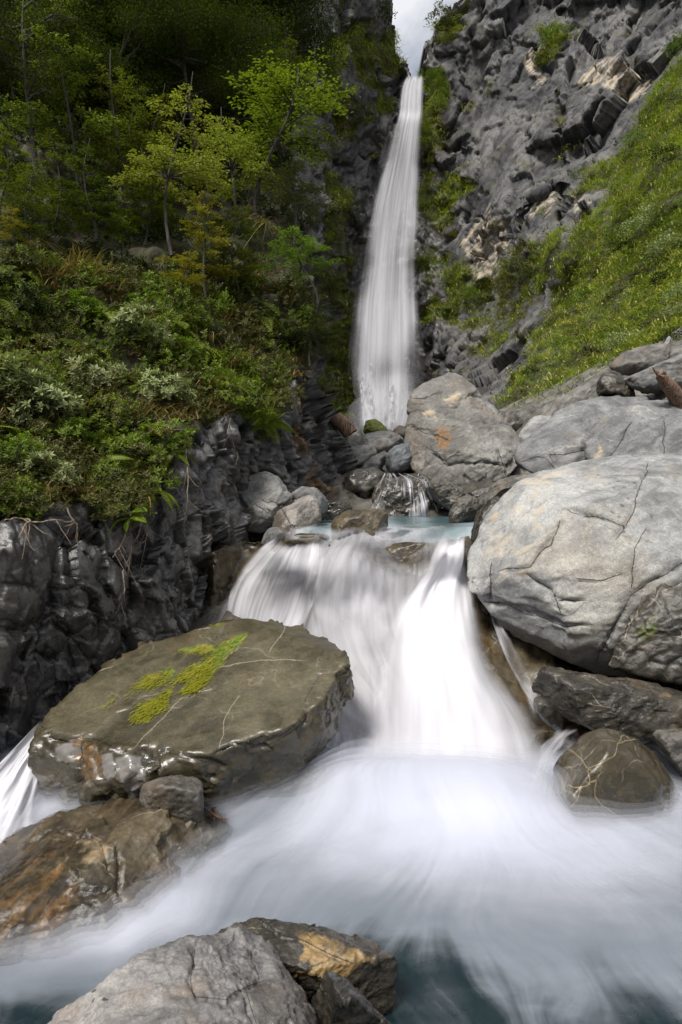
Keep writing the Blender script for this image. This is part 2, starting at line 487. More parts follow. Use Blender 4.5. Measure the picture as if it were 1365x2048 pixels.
# left bank: wet dark rock below, forested hillside above
LB = Rbf([(-400, 1650, 3.6), (-400, 1200, 3.9), (-400, 900, 4.6), (-400, 500, 7.5), (-400, 0, 12), (-400, -350, 15),
          (0, 1650, 5.0), (0, 1500, 5.0), (100, 1440, 5.4), (250, 1300, 6.2), (430, 1250, 7.5), (480, 1100, 8.8), (0, 1250, 4.95), (0, 1060, 5.1), (150, 1050, 5.7),
          (300, 1050, 6.6), (300, 1200, 6.4), (400, 1000, 7.7), (400, 880, 8.1), (500, 950, 9.9), (500, 850, 9.9), (560, 800, 11.2), (620, 780, 13), (600, 950, 11.6),
          (660, 1000, 12.9), (700, 1000, 14), (540, 1050, 10.6), (640, 900, 13.2), (690, 900, 15.5), (550, 1200, 9), (550, 1600, 8),
          (0, 1000, 5.5), (0, 850, 6.4), (0, 700, 8), (0, 500, 10.5), (0, 300, 13.5), (0, 0, 17.5), (0, -350, 22),
          (200, 950, 6.7), (200, 800, 8.0), (200, 650, 9.7), (200, 500, 12.2), (200, 300, 16), (200, 0, 21), (200, -350, 26),
          (350, 850, 8.3), (350, 700, 10), (350, 550, 12.7), (350, 300, 17.5), (350, 0, 23), (350, -350, 28), (500, 750, 11.2), (500, 600, 13.4), (500, 400, 17),
          (500, 200, 21.5), (500, 0, 26), (520, -350, 32), (600, 650, 14.2), (600, 500, 16.3), (600, 350, 18.8), (600, 200, 22.5), (600, 0, 27)])

_LE = np.array([(-350, 540), (0, 560), (200, 575), (400, 590), (600, 606), (700, 616), (760, 626), (800, 634), (850, 655), (900, 690), (1000, 712), (1040, 690), (1100, 600), (1200, 560), (1650, 560)], float)
VEG_LINE = np.array([(-400, 1000), (0, 1042), (60, 1030), (130, 1005), (200, 1010), (255, 1062), (285, 1050), (312, 950), (350, 885), (420, 848), (470, 832), (505, 850), (530, 880), (548, 812), (565, 770), (600, 742), (640, 730)], float)

def build_left_bank():
    ys = np.concatenate([np.linspace(-350, -10, 30), np.linspace(0, 740, 150), np.linspace(744, 1480, 230), np.linspace(1490, 1650, 12)])
    nu = 250
    E = np.interp(ys, _LE[:, 0], _LE[:, 1])
    px = np.concatenate([np.repeat(np.linspace(-400, -12, 30)[None], len(ys), 0), E[:, None] * np.linspace(0, 1, nu - 30)[None] ** 0.9], 1)
    py = np.repeat(ys[:, None], nu, 1)
    # foliation leans the relief: warp the sample position a little so edges are not straight
    D = LB(px, py)
    g = P(px, py, D)
    # wrap the far edge back and to the left so that the bank has a body
    nb = 14
    back = []
    for k in range(1, nb + 1):
        s = k / nb
        e = g[:, -1].copy()
        e[:, 1] += 7 * s ** 1.1
        e[:, 0] -= 0.5 * np.sin(s * 1.4) + 6.5 * s ** 2.2
        back.append(e)
    g = np.concatenate([g, np.stack(back, 1)], 1)
    nr, nc = g.shape[:2]
    n = grid_normals(g)
    n = np.where((n * g).sum(-1, keepdims=True) > 0, -n, n)
    p = g.reshape(-1, 3); nn = n.reshape(-1, 3)
    pxx, pyy = proj(p)
    edge = np.interp(pxx, VEG_LINE[:, 0], VEG_LINE[:, 1]) + 14 * fbm(p * 1.7, 3, 61)
    veg = sstep(8, -8, pyy - edge)
    # rotated coordinates: beds dip steeply, cut into long blocks
    q = np.stack([p[:, 0] + 0.35 * p[:, 2], p[:, 1], p[:, 2] - 0.35 * p[:, 0]], -1) * np.array([1.25, 1.25, 0.75])
    wq = np.stack([fbm(p * 1.5, 3, 7), fbm(p * 1.5, 3, 8), fbm(p * 1.5, 3, 9)], -1)
    c1, e1 = chips(q * 0.9 + wq * 0.2, 11)
    c2, e2 = chips(q * 2.6 + wq * 0.3, 12)
    c3, e3 = chips(q * 6.0 + wq * 0.4, 13)
    far = np.clip(p[:, 1] / 7, 0.8, 2.0)
    d = 0.42 * c1 - 0.10 * np.exp(-(e1 / 0.10) ** 2) + 0.19 * c2 - 0.03 * np.exp(-(e2 / 0.12) ** 2) + 0.06 * c3 + 0.02 * ridged(p * 3.0 + wq * 0.3, 4, 17, 0.6)
    dv = 0.28 * fbm(p * 0.6, 3, 15) + 0.12 * fbm(p * 2.5, 2, 16)
    d = (d * (1 - veg) + (dv + 0.10) * veg) * far
    low = sstep(820, 1000, pyy)
    dr = nn * 0.75 - p / np.linalg.norm(p, axis=1, keepdims=True) * 0.75
    dr /= np.linalg.norm(dr, axis=1, keepdims=True)
    p2 = p + dr * d[:, None]
    wet = np.clip(sstep(0.1, -0.9, p2[:, 2] + 0.35 * fbm(p * 1.2, 3, 18)) * 0.8 + 0.25, 0, 1) * (1 - veg)
    ochre = np.zeros(len(p))
    wx, wy = pxx + 12 * fbm(p * 3, 2, 19), pyy + 14 * fbm(p * 3, 2, 20)
    for pl, s in (([(575, 755), (610, 750), (625, 800), (622, 870), (612, 910), (575, 905), (570, 860)], 0.62), ([(615, 900), (640, 930), (665, 990), (655, 1010), (632, 970)], 0.8)):
        ochre = np.maximum(ochre, s * sstep(6, -8, poly_sd(wx, wy, pl)))
    me = mesh_np('left_bank', p2, grid_faces(nr, nc), {'wet': wet, 'veg': veg, 'ochre': ochre})
    tag(obj('rocky_bank', me, M_BANK), kind='structure')
    return p2.reshape(nr, nc, 3)[:, :nu], n[:, :nu], veg.reshape(nr, nc)[:, :nu], px, py
LBV, LBN, LBVEG, LBPX, LBPY = build_left_bank()

# cliffs around the fall and the green slope on the right
CL = Rbf([(430, -250, 105), (430, 300, 100), (430, 880, 90), (560, 0, 108), (560, 500, 108), (560, 880, 98), (700, 0, 120), (700, 400, 126), (700, 860, 120), (690, -250, 125), (800, 100, 133), (800, 300, 134), (770, 860, 127), (830, 500, 133),
          (840, 860, 124), (860, 60, 136), (900, 150, 135), (900, 400, 130), (900, 700, 112), (900, 860, 70), (1000, 100, 126), (1000, 500, 108), (1000, 750, 78), (1000, 860, 34),
          (1200, 100, 114), (1200, 300, 98), (1150, 600, 72), (1100, 800, 36), (1365, 0, 100), (1365, 200, 78), (1365, 400, 52), (1365, 600, 36), (1365, 700, 27), (1250, 750, 29), (1200, 900, 17),
          (1040, 830, 42), (1365, 850, 18), (1365, 900, 16), (1150, 380, 92), (1080, 480, 90), (1150, 480, 80), (1250, 450, 66), (1250, 600, 48),
          (1800, 0, 66), (1800, 400, 30), (1800, 700, 17), (1800, 900, 12), (1000, -300, 145), (1500, -400, 110), (1800, -400, 90)], c=60)
SKYLINE = [(300, -900), (300, -230), (560, -190), (690, -120), (752, -60), (786, -5), (795, 40), (799, 90), (814, 128), (825, 158), (847, 158), (849, 115), (859, 75), (884, 30), (935, -2), (990, -40), (1120, -110), (1400, -200), (1800, -300), (2200, -330), (2200, -900)]
VEG_POLYS = [([(1420, 60), (1345, 160), (1300, 240), (1240, 290), (1190, 340), (1150, 350), (1140, 400), (1215, 370), (1150, 500), (1110, 560), (1085, 640), (1045, 760), (1000, 800), (1040, 845), (1120, 850), (1400, 850), (1900, 900), (1900, 0)], 1.0),
             ([(900, 530), (960, 535), (1000, 520), (1040, 470), (1110, 450), (1120, 500), (1070, 640), (1000, 660), (950, 700), (900, 640), (865, 560)], 0.72),
             ([(920, 640), (1060, 650), (1040, 700), (990, 740), (970, 790), (930, 700)], 0.55),
             ([(848, 140), (882, 125), (896, 180), (892, 240), (872, 320), (852, 470), (836, 470), (838, 250)], 0.85),
             ([(640, 90), (780, 20), (802, 90), (792, 150), (770, 250), (700, 280), (650, 230)], 0.62),
             ([(640, 640), (712, 590), (706, 760), (718, 840), (630, 840)], 0.85), ([(650, 340), (705, 380), (692, 600), (640, 630)], 0.52),
             ([(1082, 55), (1145, 35), (1115, 110), (1085, 135)], 0.8), ([(900, 320), (948, 365), (915, 450), (880, 480), (850, 470), (860, 400)], 0.66),
             ([(860, 480), (900, 520), (905, 640), (845, 640), (842, 520)], 0.55), ([(870, 40), (935, 20), (920, 90), (870, 110)], 0.6), ([(1110, 200), (1135, 230), (1120, 270), (1098, 250)], 0.6)]
TAN_POLYS = [([(1055, 75), (1092, 85), (1080, 185), (1055, 190)], 0.6), ([(1170, 105), (1300, 120), (1275, 190), (1165, 180)], 0.6), ([(920, 470), (985, 405), (1010, 520), (992, 582), (960, 575), (905, 480)], 0.55),
             ([(1060, 380), (1120, 360), (1130, 420), (1060, 450)], 0.5), ([(1135, 380), (1180, 370), (1185, 420), (1140, 440)], 0.5), ([(965, 545), (990, 545), (988, 582), (962, 580)], 1.0)]
PUSH = [([(1020, 430), (1060, 385), (1130, 360), (1142, 420), (1105, 455), (1040, 475)], 5.0), ([(1060, 300), (1110, 290), (1140, 350), (1080, 360)], 3.0), ([(1130, 20), (1365, -20), (1365, 60), (1250, 110), (1160, 80)], 3.0),
        ([(990, 740), (1045, 735), (1040, 760), (990, 765)], 1.2), ([(960, 470), (1000, 440), (1030, 470), (1000, 500)], 2.5)]

def build_cliffs():
    xs = np.concatenate([np.linspace(430, 615, 24), np.linspace(620, 1375, 270), np.linspace(1382, 1800, 50)])
    ys = np.concatenate([np.linspace(-420, -24, 30), np.linspace(-20, 870, 300), np.linspace(874, 905, 8)])
    px, py = np.meshgrid(xs, ys)
    D = CL(px, py)
    jx = px + 15 * fbm(np.stack([px.ravel() / 40, py.ravel() / 40, 0 * px.ravel()], -1), 3, 31).reshape(px.shape)
    jy = py + 15 * fbm(np.stack([px.ravel() / 40, py.ravel() / 40, 0 * px.ravel() + 9], -1), 3, 32).reshape(px.shape)
    for pl, s in PUSH:
        D = D + s * sstep(10, -16, poly_sd(jx, jy, pl))
    g = P(px, py, D)
    n = grid_normals(g)
    n = np.where((n * g).sum(-1, keepdims=True) > 0, -n, n)
    p = g.reshape(-1, 3); nn = n.reshape(-1, 3)
    veg = np.zeros(len(p)); tan = np.zeros(len(p))
    X, Y = jx.ravel(), jy.ravel()
    for pl, s in VEG_POLYS: veg = np.maximum(veg, s * sstep(10, -14, poly_sd(X, Y, pl)))
    for pl, s in TAN_POLYS: tan = np.maximum(tan, s * sstep(8, -12, poly_sd(X, Y, pl)))
    vn = fbm(p * 0.22, 4, 33) + 0.5 * fbm(p * 0.9, 2, 34)
    veg = np.where(veg > 0.03, np.clip(veg + (0.5 - 0.10 * (veg > 0.9)) * vn, 0, 1), np.clip(vn - 0.75, 0, 0.7))
    k = np.clip(D.ravel() / 110, 0.16, 1.1)
    a = math.radians(-18)
    q = p.copy()
    q[:, 0] = p[:, 0] * math.cos(a) + p[:, 2] * math.sin(a)
    q[:, 2] = -p[:, 0] * math.sin(a) + p[:, 2] * math.cos(a)
    q = q * np.array([1.15, 0.8, 0.72])
    w = np.stack([fbm(p * 0.12, 3, 41), fbm(p * 0.12, 3, 42), fbm(p * 0.12, 3, 43)], -1)
    c1, e1 = chips(q * 0.085 + w * 0.3, 44)
    c2, e2 = chips(q * 0.26 + w * 0.4, 45)
    c3, e3 = chips(q * 0.75 + w * 0.5, 46)
    d = 4.6 * c1 - 0.8 * np.exp(-(e1 / 0.06) ** 2) + 1.15 * c2 - 0.35 * np.exp(-(e2 / 0.08) ** 2) + 0.36 * c3 + 0.12 * fbm(p * 1.1, 3, 47)
    dv = 2.6 * fbm(p * 0.11, 3, 48) + 1.3 * fbm(p * 0.38, 3, 49)
    vv = np.clip(veg * 1.1, 0, 1)
    # smooth pale slab in the right wall
    slab = sstep(20, -30, poly_sd(X, Y, [(905, 230), (1000, 160), (1060, 200), (1085, 330), (1020, 400), (960, 440), (905, 330)]))
    d = (d * (1 - 0.6 * slab) * (1 - 0.75 * vv) + dv * vv) * k
    dr = nn * 0.7 - p / np.linalg.norm(p, axis=1, keepdims=True) * 0.9
    dr /= np.linalg.norm(dr, axis=1, keepdims=True)
    p2 = p + dr * d[:, None]
    nr, nc = px.shape
    cx = (px[:-1, :-1] + px[1:, 1:]) / 2; cy = (py[:-1, :-1] + py[1:, 1:]) / 2
    jj = 7 * fbm(np.stack([cx.ravel() / 22, cy.ravel() / 22, 0 * cx.ravel()], -1), 4, 51).reshape(cx.shape)
    keep = poly_sd(cx + jj * 0.6, cy + jj, SKYLINE) > 0
    f = grid_faces(nr, nc, keep)
    # give the rim a thickness: run it back along the boundary edges
    e = np.concatenate([f[:, [0, 1]], f[:, [1, 2]], f[:, [2, 3]], f[:, [3, 0]]])
    ek = np.sort(e, 1); key = ek[:, 0] * 10000000 + ek[:, 1]
    uq, idx, cnt = np.unique(key, return_index=True, return_counts=True)
    be = e[idx[cnt == 1]]
    be = be[(py.ravel()[be] < 260).all(1)]               # only the rim against the sky
    bv = np.unique(be)
    mp = np.full(len(p2), -1); mp[bv] = np.arange(len(bv)) + len(p2)
    ext = p2[bv] * 1.0
    ext[:, 1] += 25; ext[:, 2] += 2 * np.random.default_rng(1).standard_normal(len(bv))
    V = np.concatenate([p2, ext])
    wf = np.stack([be[:, 1], be[:, 0], mp[be[:, 0]], mp[be[:, 1]]], -1)
    # dark spray-wet rock beside the fall
    wl = np.interp(Y, [150, 240, 400, 600, 870], [815, 800, 735, 700, 690]); wr = np.interp(Y, [150, 400, 870], [855, 848, 880])
    wet = 0.75 * sstep(40, 0, np.maximum(wl - X, X - wr))
    at = {'veg': veg, 'tan': tan, 'wet': wet}
    at = {kk: np.concatenate([vv_, vv_[bv]]) for kk, vv_ in at.items()}
    tag(obj('cliff', mesh_np('cliff', V, [f, wf], at), M_CLIFF), 'sheer grey cliff with green ledges around the waterfall', 'cliff', kind='structure')
    return p2.reshape(nr, nc, 3), veg.reshape(nr, nc), px, py, keep
CLV, CLVEG, CLPX, CLPY, CLKEEP = build_cliffs()

def on_bank(px, py):
    """point of the built left bank under a photograph pixel"""
    i = np.argmin((LBPX - px) ** 2 + (LBPY - py) ** 2)
    return LBV.reshape(-1, 3)[i].copy()

def on_cliff(px, py):
    i = np.argmin((CLPX - px) ** 2 + (CLPY - py) ** 2)
    return CLV.reshape(-1, 3)[i].copy()

# ------------------------------------------------------------------ boulders
def shell(outline, Y, front, back, sf=0.62, sb=0.75, fy=0.0):
    """control points of a boulder: its outline at distance Y, a smaller front face and a smaller back"""
    o = np.array([(a[0], a[1], a[2] if len(a) > 2 else Y) for a in outline], float)
    c = o[:, :2].mean(0)
    r = [tuple(a) for a in o]
    for x, y, d in o:
        r.append((c[0] + (x - c[0]) * sf, c[1] + fy + (y - c[1]) * sf, d - front))
        r.append((c[0] + (x - c[0]) * sb, c[1] + (y - c[1]) * sb, d + back))
    return r

_ICO = {}
def ico(sub):
    if sub not in _ICO:
        bm = bmesh.new(); bmesh.ops.create_icosphere(bm, subdivisions=sub, radius=1.0)
        v = np.array([x.co[:] for x in bm.verts]); f = np.array([[l.index for l in x.verts] for x in bm.faces]); bm.free()
        _ICO[sub] = (v / np.linalg.norm(v, axis=1, keepdims=True), f)
    return _ICO[sub]

def relax(p, f, it):
    e = np.concatenate([f[:, [0, 1]], f[:, [1, 2]], f[:, [2, 0]]])
    cnt = np.bincount(e[:, 0], minlength=len(p))[:, None]
    for _ in range(it):
        a = np.stack([np.bincount(e[:, 0], weights=p[e[:, 1], k], minlength=len(p)) for k in range(3)], -1) / np.maximum(cnt, 1)
        p = p * 0.5 + a * 0.5
    return p

def rock_shape(pts3, sub=6, k=16, seed=0, big=0.10, mid=0.045, fine=0.012, flat_top=1.0, strat=(1.0, 1.0, 1.6), dip=0.4, freq=1.0, cracks=(), crack_w=3.5, crack_d=0.03, ridge=0.008, rs=(1.1, 1.1, 3.2), cuts=((12, 0.5, 0.32), (40, 0.45, 0.10))):
    w = np.asarray(pts3, float)
    lo, hi = w.min(0), w.max(0)
    c, s = (lo + hi) / 2, (hi - lo) / 2 + 1e-6
    q = (w - c) / s
    bm = bmesh.new()
    for a in q: bm.verts.new(a)
    r = bmesh.ops.convex_hull(bm, input=bm.verts)
    bm.normal_update()
    cen = q.mean(0)
    pl = []
    for fc in bm.faces:
        nn = np.array(fc.normal[:]); d = nn @ (np.array(fc.verts[0].co[:]) - cen)
        if np.linalg.norm(nn) < 0.5: continue
        if d < 0: nn, d = -nn, -d
        for i, (m, e) in enumerate(pl):
            if m @ nn > 0.985:
                pl[i] = (m, max(e, d)); break
        else:
            pl.append((nn, max(d, 0.05)))
    bm.free()
    u, f = ico(sub)
    acc = np.zeros(len(u))
    for nn, d in pl:
        t = (u @ nn) / d
        acc += np.where(t > 0, np.maximum(t, 1e-6) ** k, 0)
    hard = np.max(np.stack([(u @ nn) / d for nn, d in pl]), 0)
    rad = 0.35 * acc ** (-1.0 / k) + 0.65 / np.maximum(hard, 1e-3)
    # chip the surface with many extra cut planes so that it breaks into flat facets
    rng = np.random.default_rng(seed + 500)
    b0 = u * rad[:, None]
    nb = vnormals(b0, f)
    for cnt, jit, dep in cuts:
        cut_n, cut_d = [], []
        for i in rng.integers(0, len(u), cnt):
            if flat_top < 0.5 and nb[i, 2] > 0.55: continue
            m = nb[i] + rng.normal(0, jit, 3); m /= np.linalg.norm(m)
            cut_n.append(m); cut_d.append((b0 @ m).max() - dep * rng.uniform(0.05, 1.0))
        inv = 1.0 / np.maximum(rad, 1e-3)
        for m, dd in zip(cut_n, cut_d):
            if dd > 0.05: inv = np.maximum(inv, (u @ m) / dd)
        rad = 1.0 / inv
        b0 = u * rad[:, None]
    p = c + s * (cen + b0)
    p = relax(p, f, 2 if sub > 5 else 1)
    l2, h2 = p.min(0), p.max(0)
    p = lo + (p - l2) / (h2 - l2) * (hi - lo)            # cutting must not shrink the boulder
    size = float(np.prod(s) ** (1 / 3.0))
    n = vnormals(p, f)
    ca, sa = math.cos(dip), math.sin(dip)
    x = (p - c) / size
    y = np.stack([x[:, 0] * ca + x[:, 2] * sa, x[:, 1], -x[:, 0] * sa + x[:, 2] * ca], -1) * np.array(strat) * freq + seed * 7.31
    wp = np.stack([fbm(x * 2.2 + seed, 3, seed + 1), fbm(x * 2.2 + seed, 3, seed + 2), fbm(x * 2.2 + seed, 3, seed + 3)], -1)
    c1, e1 = chips(y * 1.15 + wp * 0.25, seed + 21, step=0.5)
    c2, e2 = chips(y * 2.9 + wp * 0.4, seed + 22, step=0.3)
    d = 0.55 * big * c1 + 0.5 * mid * c2
    if sub >= 6:
        c3, _ = chips(y * 7.5 + wp * 0.6, seed + 23, step=0.25)
        d += mid * 0.25 * c3
    d += 0.35 * mid * fbm(x * 1.7 + seed, 3, seed + 5) + fine * fbm(x * 9 + seed, 4, seed + 6, 0.6)
    d += ridge * ridged(y / freq / np.array(strat) * np.array(rs) + wp * 0.35, 5, seed + 41, 0.55)
    d *= np.where(n[:, 2] > 0, 1 - (1 - flat_top) * sstep(0.75, 0.95, n[:, 2]), 1)
    p = p + n * (d * size)[:, None]
    ck = np.zeros(len(p))
    if cracks:
        px, py = proj(p)
        facing = (n * p).sum(1) < 0
        jx = 5 * fbm(x * 7, 3, seed + 31); jy = 5 * fbm(x * 7, 3, seed + 32)
        for ln in cracks:
            dd = line_d(px + jx, py + jy, ln)
            a = np.exp(-(dd / crack_w) ** 1.3) * facing * sstep(-0.8, -0.2, fbm(x * 5, 2, seed + 33))
            ck = np.maximum(ck, a)
        p = p - n * (ck * crack_d * 0.9)[:, None]
    return p, f, vnormals(p, f), ck

BOULDERS = {}
def boulder(key, label, ctl, mat, name='boulder', cat='boulder', group=None, wetz=None, wet_all=0.0, wet_band=0.35, paint=None, shape_kw=None, veg_top=None):
    w = P(*np.array(ctl, float).T)
    kw = dict(shape_kw or {})
    kw.setdefault('seed', sum(map(ord, key)) % 97)
    v, f, n, ck = rock_shape(w, **kw)
    wet = np.full(len(v), wet_all)
    if wetz is not None:
        wet = np.maximum(wet, sstep(wetz + wet_band, wetz + 0.03, v[:, 2] + 0.12 * fbm(v * 3, 3, 71)))
    at = {'wet': wet, 'crack': ck * 0.8}
    vl = [it[1] for it in (paint or {}).get('vein', [])]
    for lines, dn, mn in ((kw.get('cracks', ()), 'ckd', 'ckm'), (vl, 'vnd', 'vnm')):
        if len(lines):
            qx, qy = proj(v)
            sd, mk = lines_sd(qx + 4 * fbm(v * 3.5, 3, 91), qy + 4 * fbm(v * 3.5, 3, 92), lines)
            at[dn] = sd; at[mn] = mk * ((n * v).sum(1) < 0)
    if paint:
        px, py = proj(v)
        face = sstep(0.15, -0.1, (n * v).sum(1) / np.linalg.norm(v, axis=1))
        for nm, items in paint.items():
            a = np.zeros(len(v))
            for it in items:
                if it[0] == 'line': continue
                poly, s, soft, jit = it
                jx = jit * fbm(v * 6, 3, 81); jy = jit * fbm(v * 6, 3, 82)
                a = np.maximum(a, s * sstep(soft, -soft, poly_sd(px + jx, py + jy, poly)))
            at[nm] = np.maximum(at[nm], a * face) if nm in at else a * face
    base = np.array([v[:, 0].mean(), v[:, 1].mean(), v[:, 2].min()])
    me = mesh_np(name, v - base, f, at)
    o = obj(name, me, mat, loc=base)
    tag(o, label, cat, group)
    BOULDERS[key] = o
    return o

GREY = dict(dark=(0.11, 0.11, 0.11), mid=(0.20, 0.20, 0.195), light=(0.30, 0.295, 0.285))
M_GREY = rock_mat('grey_greywacke', **GREY, S=0.9, vein=0.35, spots=0.15, rough=0.75, warm=(0.27, 0.21, 0.15), warm_amt=0.5)
M_PALE = rock_mat('pale_boulder_rock', (0.20, 0.20, 0.195), (0.31, 0.315, 0.31), (0.41, 0.41, 0.40), S=0.8, vein=0.15, spots=0.55, rough=0.72, warm=(0.42, 0.36, 0.27), warm_amt=0.45, tan=(0.44, 0.36, 0.25), wet_rough=0.45)
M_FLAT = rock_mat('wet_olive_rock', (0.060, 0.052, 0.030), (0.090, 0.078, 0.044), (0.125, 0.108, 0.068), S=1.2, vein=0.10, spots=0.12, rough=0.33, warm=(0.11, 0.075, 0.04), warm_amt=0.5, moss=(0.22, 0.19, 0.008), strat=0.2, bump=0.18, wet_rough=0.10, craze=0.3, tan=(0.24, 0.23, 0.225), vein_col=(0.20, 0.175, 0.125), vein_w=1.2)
M_BROWN = rock_mat('wet_brown_rock', (0.045, 0.034, 0.018), (0.10, 0.075, 0.038), (0.19, 0.155, 0.10), S=1.4, vein=0.45, spots=0.1, rough=0.5, warm=(0.16, 0.085, 0.022), warm_amt=0.7, strat=0.7, strat_rot=(0.1, 0.9, 0.2), bump=0.35, wet_rough=0.28, coat=0.25)
M_FORE = rock_mat('mauve_grey_rock', (0.12, 0.115, 0.115), (0.205, 0.195, 0.19), (0.30, 0.285, 0.27), S=2.2, vein=0.05, spots=0.85, rough=0.68, warm=(0.26, 0.20, 0.155), warm_amt=0.6, strat=0.25, bump=0.4, craze=0.2)
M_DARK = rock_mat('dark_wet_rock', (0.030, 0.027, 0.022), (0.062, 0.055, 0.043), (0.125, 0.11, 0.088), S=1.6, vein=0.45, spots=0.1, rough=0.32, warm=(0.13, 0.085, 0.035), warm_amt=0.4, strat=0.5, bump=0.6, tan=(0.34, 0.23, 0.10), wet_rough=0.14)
M_MIDDARK = rock_mat('brown_grey_rock', (0.06, 0.055, 0.048), (0.125, 0.115, 0.10), (0.22, 0.205, 0.18), S=1.3, vein=0.3, spots=0.15, rough=0.55, warm=(0.24, 0.16, 0.09), warm_amt=0.5, strat=0.6, bump=0.7)
M_VEIN = rock_mat('veined_brown_rock', (0.060, 0.050, 0.030), (0.082, 0.068, 0.042), (0.11, 0.095, 0.065), S=1.5, vein=0.3, spots=0.05, rough=0.28, warm=(0.12, 0.08, 0.03), warm_amt=0.4, strat=0.2, bump=0.25, wet_rough=0.2, tan=(0.50, 0.38, 0.22), vein_col=(0.27, 0.215, 0.12), vein_w=1.2)
M_QUARTZ = rock_mat('whitish_rock', (0.24, 0.24, 0.24), (0.36, 0.36, 0.355), (0.50, 0.49, 0.47), S=0.8, vein=0.5, spots=0.1, rough=0.7)

# flat wet boulder with moss
def plane_pts(pix, three):
    """points of the plane through three (px, py, Y) points seen at the given pixels"""
    A, B, C = [P(*t) for t in three]
    n = np.cross(B - A, C - A)
    r = []
    for x, y in pix:
        d = P(x, y, 1.0)
        r.append((x, y, float(n @ A / (n @ d))))
    return r
_top = plane_pts([(335, 1262), (420, 1243), (480, 1238), (560, 1238), (640, 1263), (688, 1312), (700, 1345), (640, 1372), (618, 1432), (540, 1462), (430, 1502), (330, 1512), (160, 1476), (66, 1447), (110, 1382), (200, 1318)], [(560, 1240, 5.75), (70, 1440, 4.75), (430, 1500, 4.25)])
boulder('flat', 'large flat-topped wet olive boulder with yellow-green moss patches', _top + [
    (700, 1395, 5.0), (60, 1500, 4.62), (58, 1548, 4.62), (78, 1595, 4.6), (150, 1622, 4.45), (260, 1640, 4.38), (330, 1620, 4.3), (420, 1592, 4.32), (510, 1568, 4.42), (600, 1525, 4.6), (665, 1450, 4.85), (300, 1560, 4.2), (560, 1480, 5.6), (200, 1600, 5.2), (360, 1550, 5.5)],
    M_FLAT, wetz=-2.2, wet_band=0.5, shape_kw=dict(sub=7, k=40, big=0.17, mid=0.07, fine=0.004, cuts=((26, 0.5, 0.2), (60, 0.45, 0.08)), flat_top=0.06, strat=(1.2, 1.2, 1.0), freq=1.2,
        cracks=[[(75, 1440), (110, 1480), (180, 1478), (250, 1500)], [(430, 1505), (470, 1490), (530, 1495), (600, 1440)], [(640, 1345), (612, 1400), (618, 1440), (560, 1480)], [(170, 1520), (160, 1580)], [(290, 1530), (330, 1500), (440, 1530)]], crack_w=3, crack_d=0.035),
    paint={'moss': [([(268, 1440), (300, 1400), (375, 1352), (392, 1338), (352, 1372), (330, 1420), (295, 1440)], 0.9, 8, 7), ([(372, 1388), (395, 1345), (425, 1300), (470, 1268), (500, 1258), (490, 1290), (440, 1335), (400, 1375)], 1.0, 6, 7),
                    ([(352, 1300), (420, 1285), (440, 1295), (405, 1310), (360, 1308)], 0.85, 6, 5), ([(262, 1395), (290, 1360), (345, 1325), (350, 1350), (300, 1380)], 0.75, 7, 7), ([(400, 1255), (412, 1243), (455, 1245), (440, 1256)], 0.85, 5, 4), ([(205, 1415), (235, 1380), (225, 1412)], 0.7, 5, 4), ([(340, 1370), (390, 1320), (430, 1330), (380, 1362)], 0.85, 6, 6)],
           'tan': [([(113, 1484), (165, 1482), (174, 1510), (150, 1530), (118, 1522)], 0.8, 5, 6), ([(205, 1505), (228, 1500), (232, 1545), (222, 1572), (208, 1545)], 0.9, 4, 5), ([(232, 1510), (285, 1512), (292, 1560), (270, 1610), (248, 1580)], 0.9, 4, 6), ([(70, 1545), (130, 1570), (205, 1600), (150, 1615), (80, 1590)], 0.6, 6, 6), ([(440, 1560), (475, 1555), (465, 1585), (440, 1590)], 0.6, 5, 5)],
           'vein': [('line', [(270, 1490), (330, 1430), (400, 1360), (470, 1300)], 1.3, 0.6), ('line', [(440, 1500), (450, 1450), (475, 1400)], 1.8, 0.6), ('line', [(300, 1275), (350, 1262), (410, 1258)], 2.0, 0.65), ('line', [(440, 1335), (520, 1322), (600, 1318)], 1.4, 0.6), ('line', [(540, 1300), (565, 1265), (575, 1245)], 1.6, 0.7), ('line', [(120, 1375), (180, 1350), (220, 1335)], 1.6, 0.7)],
           'wet': [([(60, 1450), (160, 1485), (430, 1510), (620, 1440), (700, 1350), (700, 1660), (40, 1660)], 0.65, 14, 6)],
           'ochre': [([(150, 1480), (215, 1490), (205, 1560), (150, 1560)], 0.6, 8, 8), ([(560, 1330), (600, 1330), (600, 1360), (560, 1360)], 0.25, 10, 6)]})

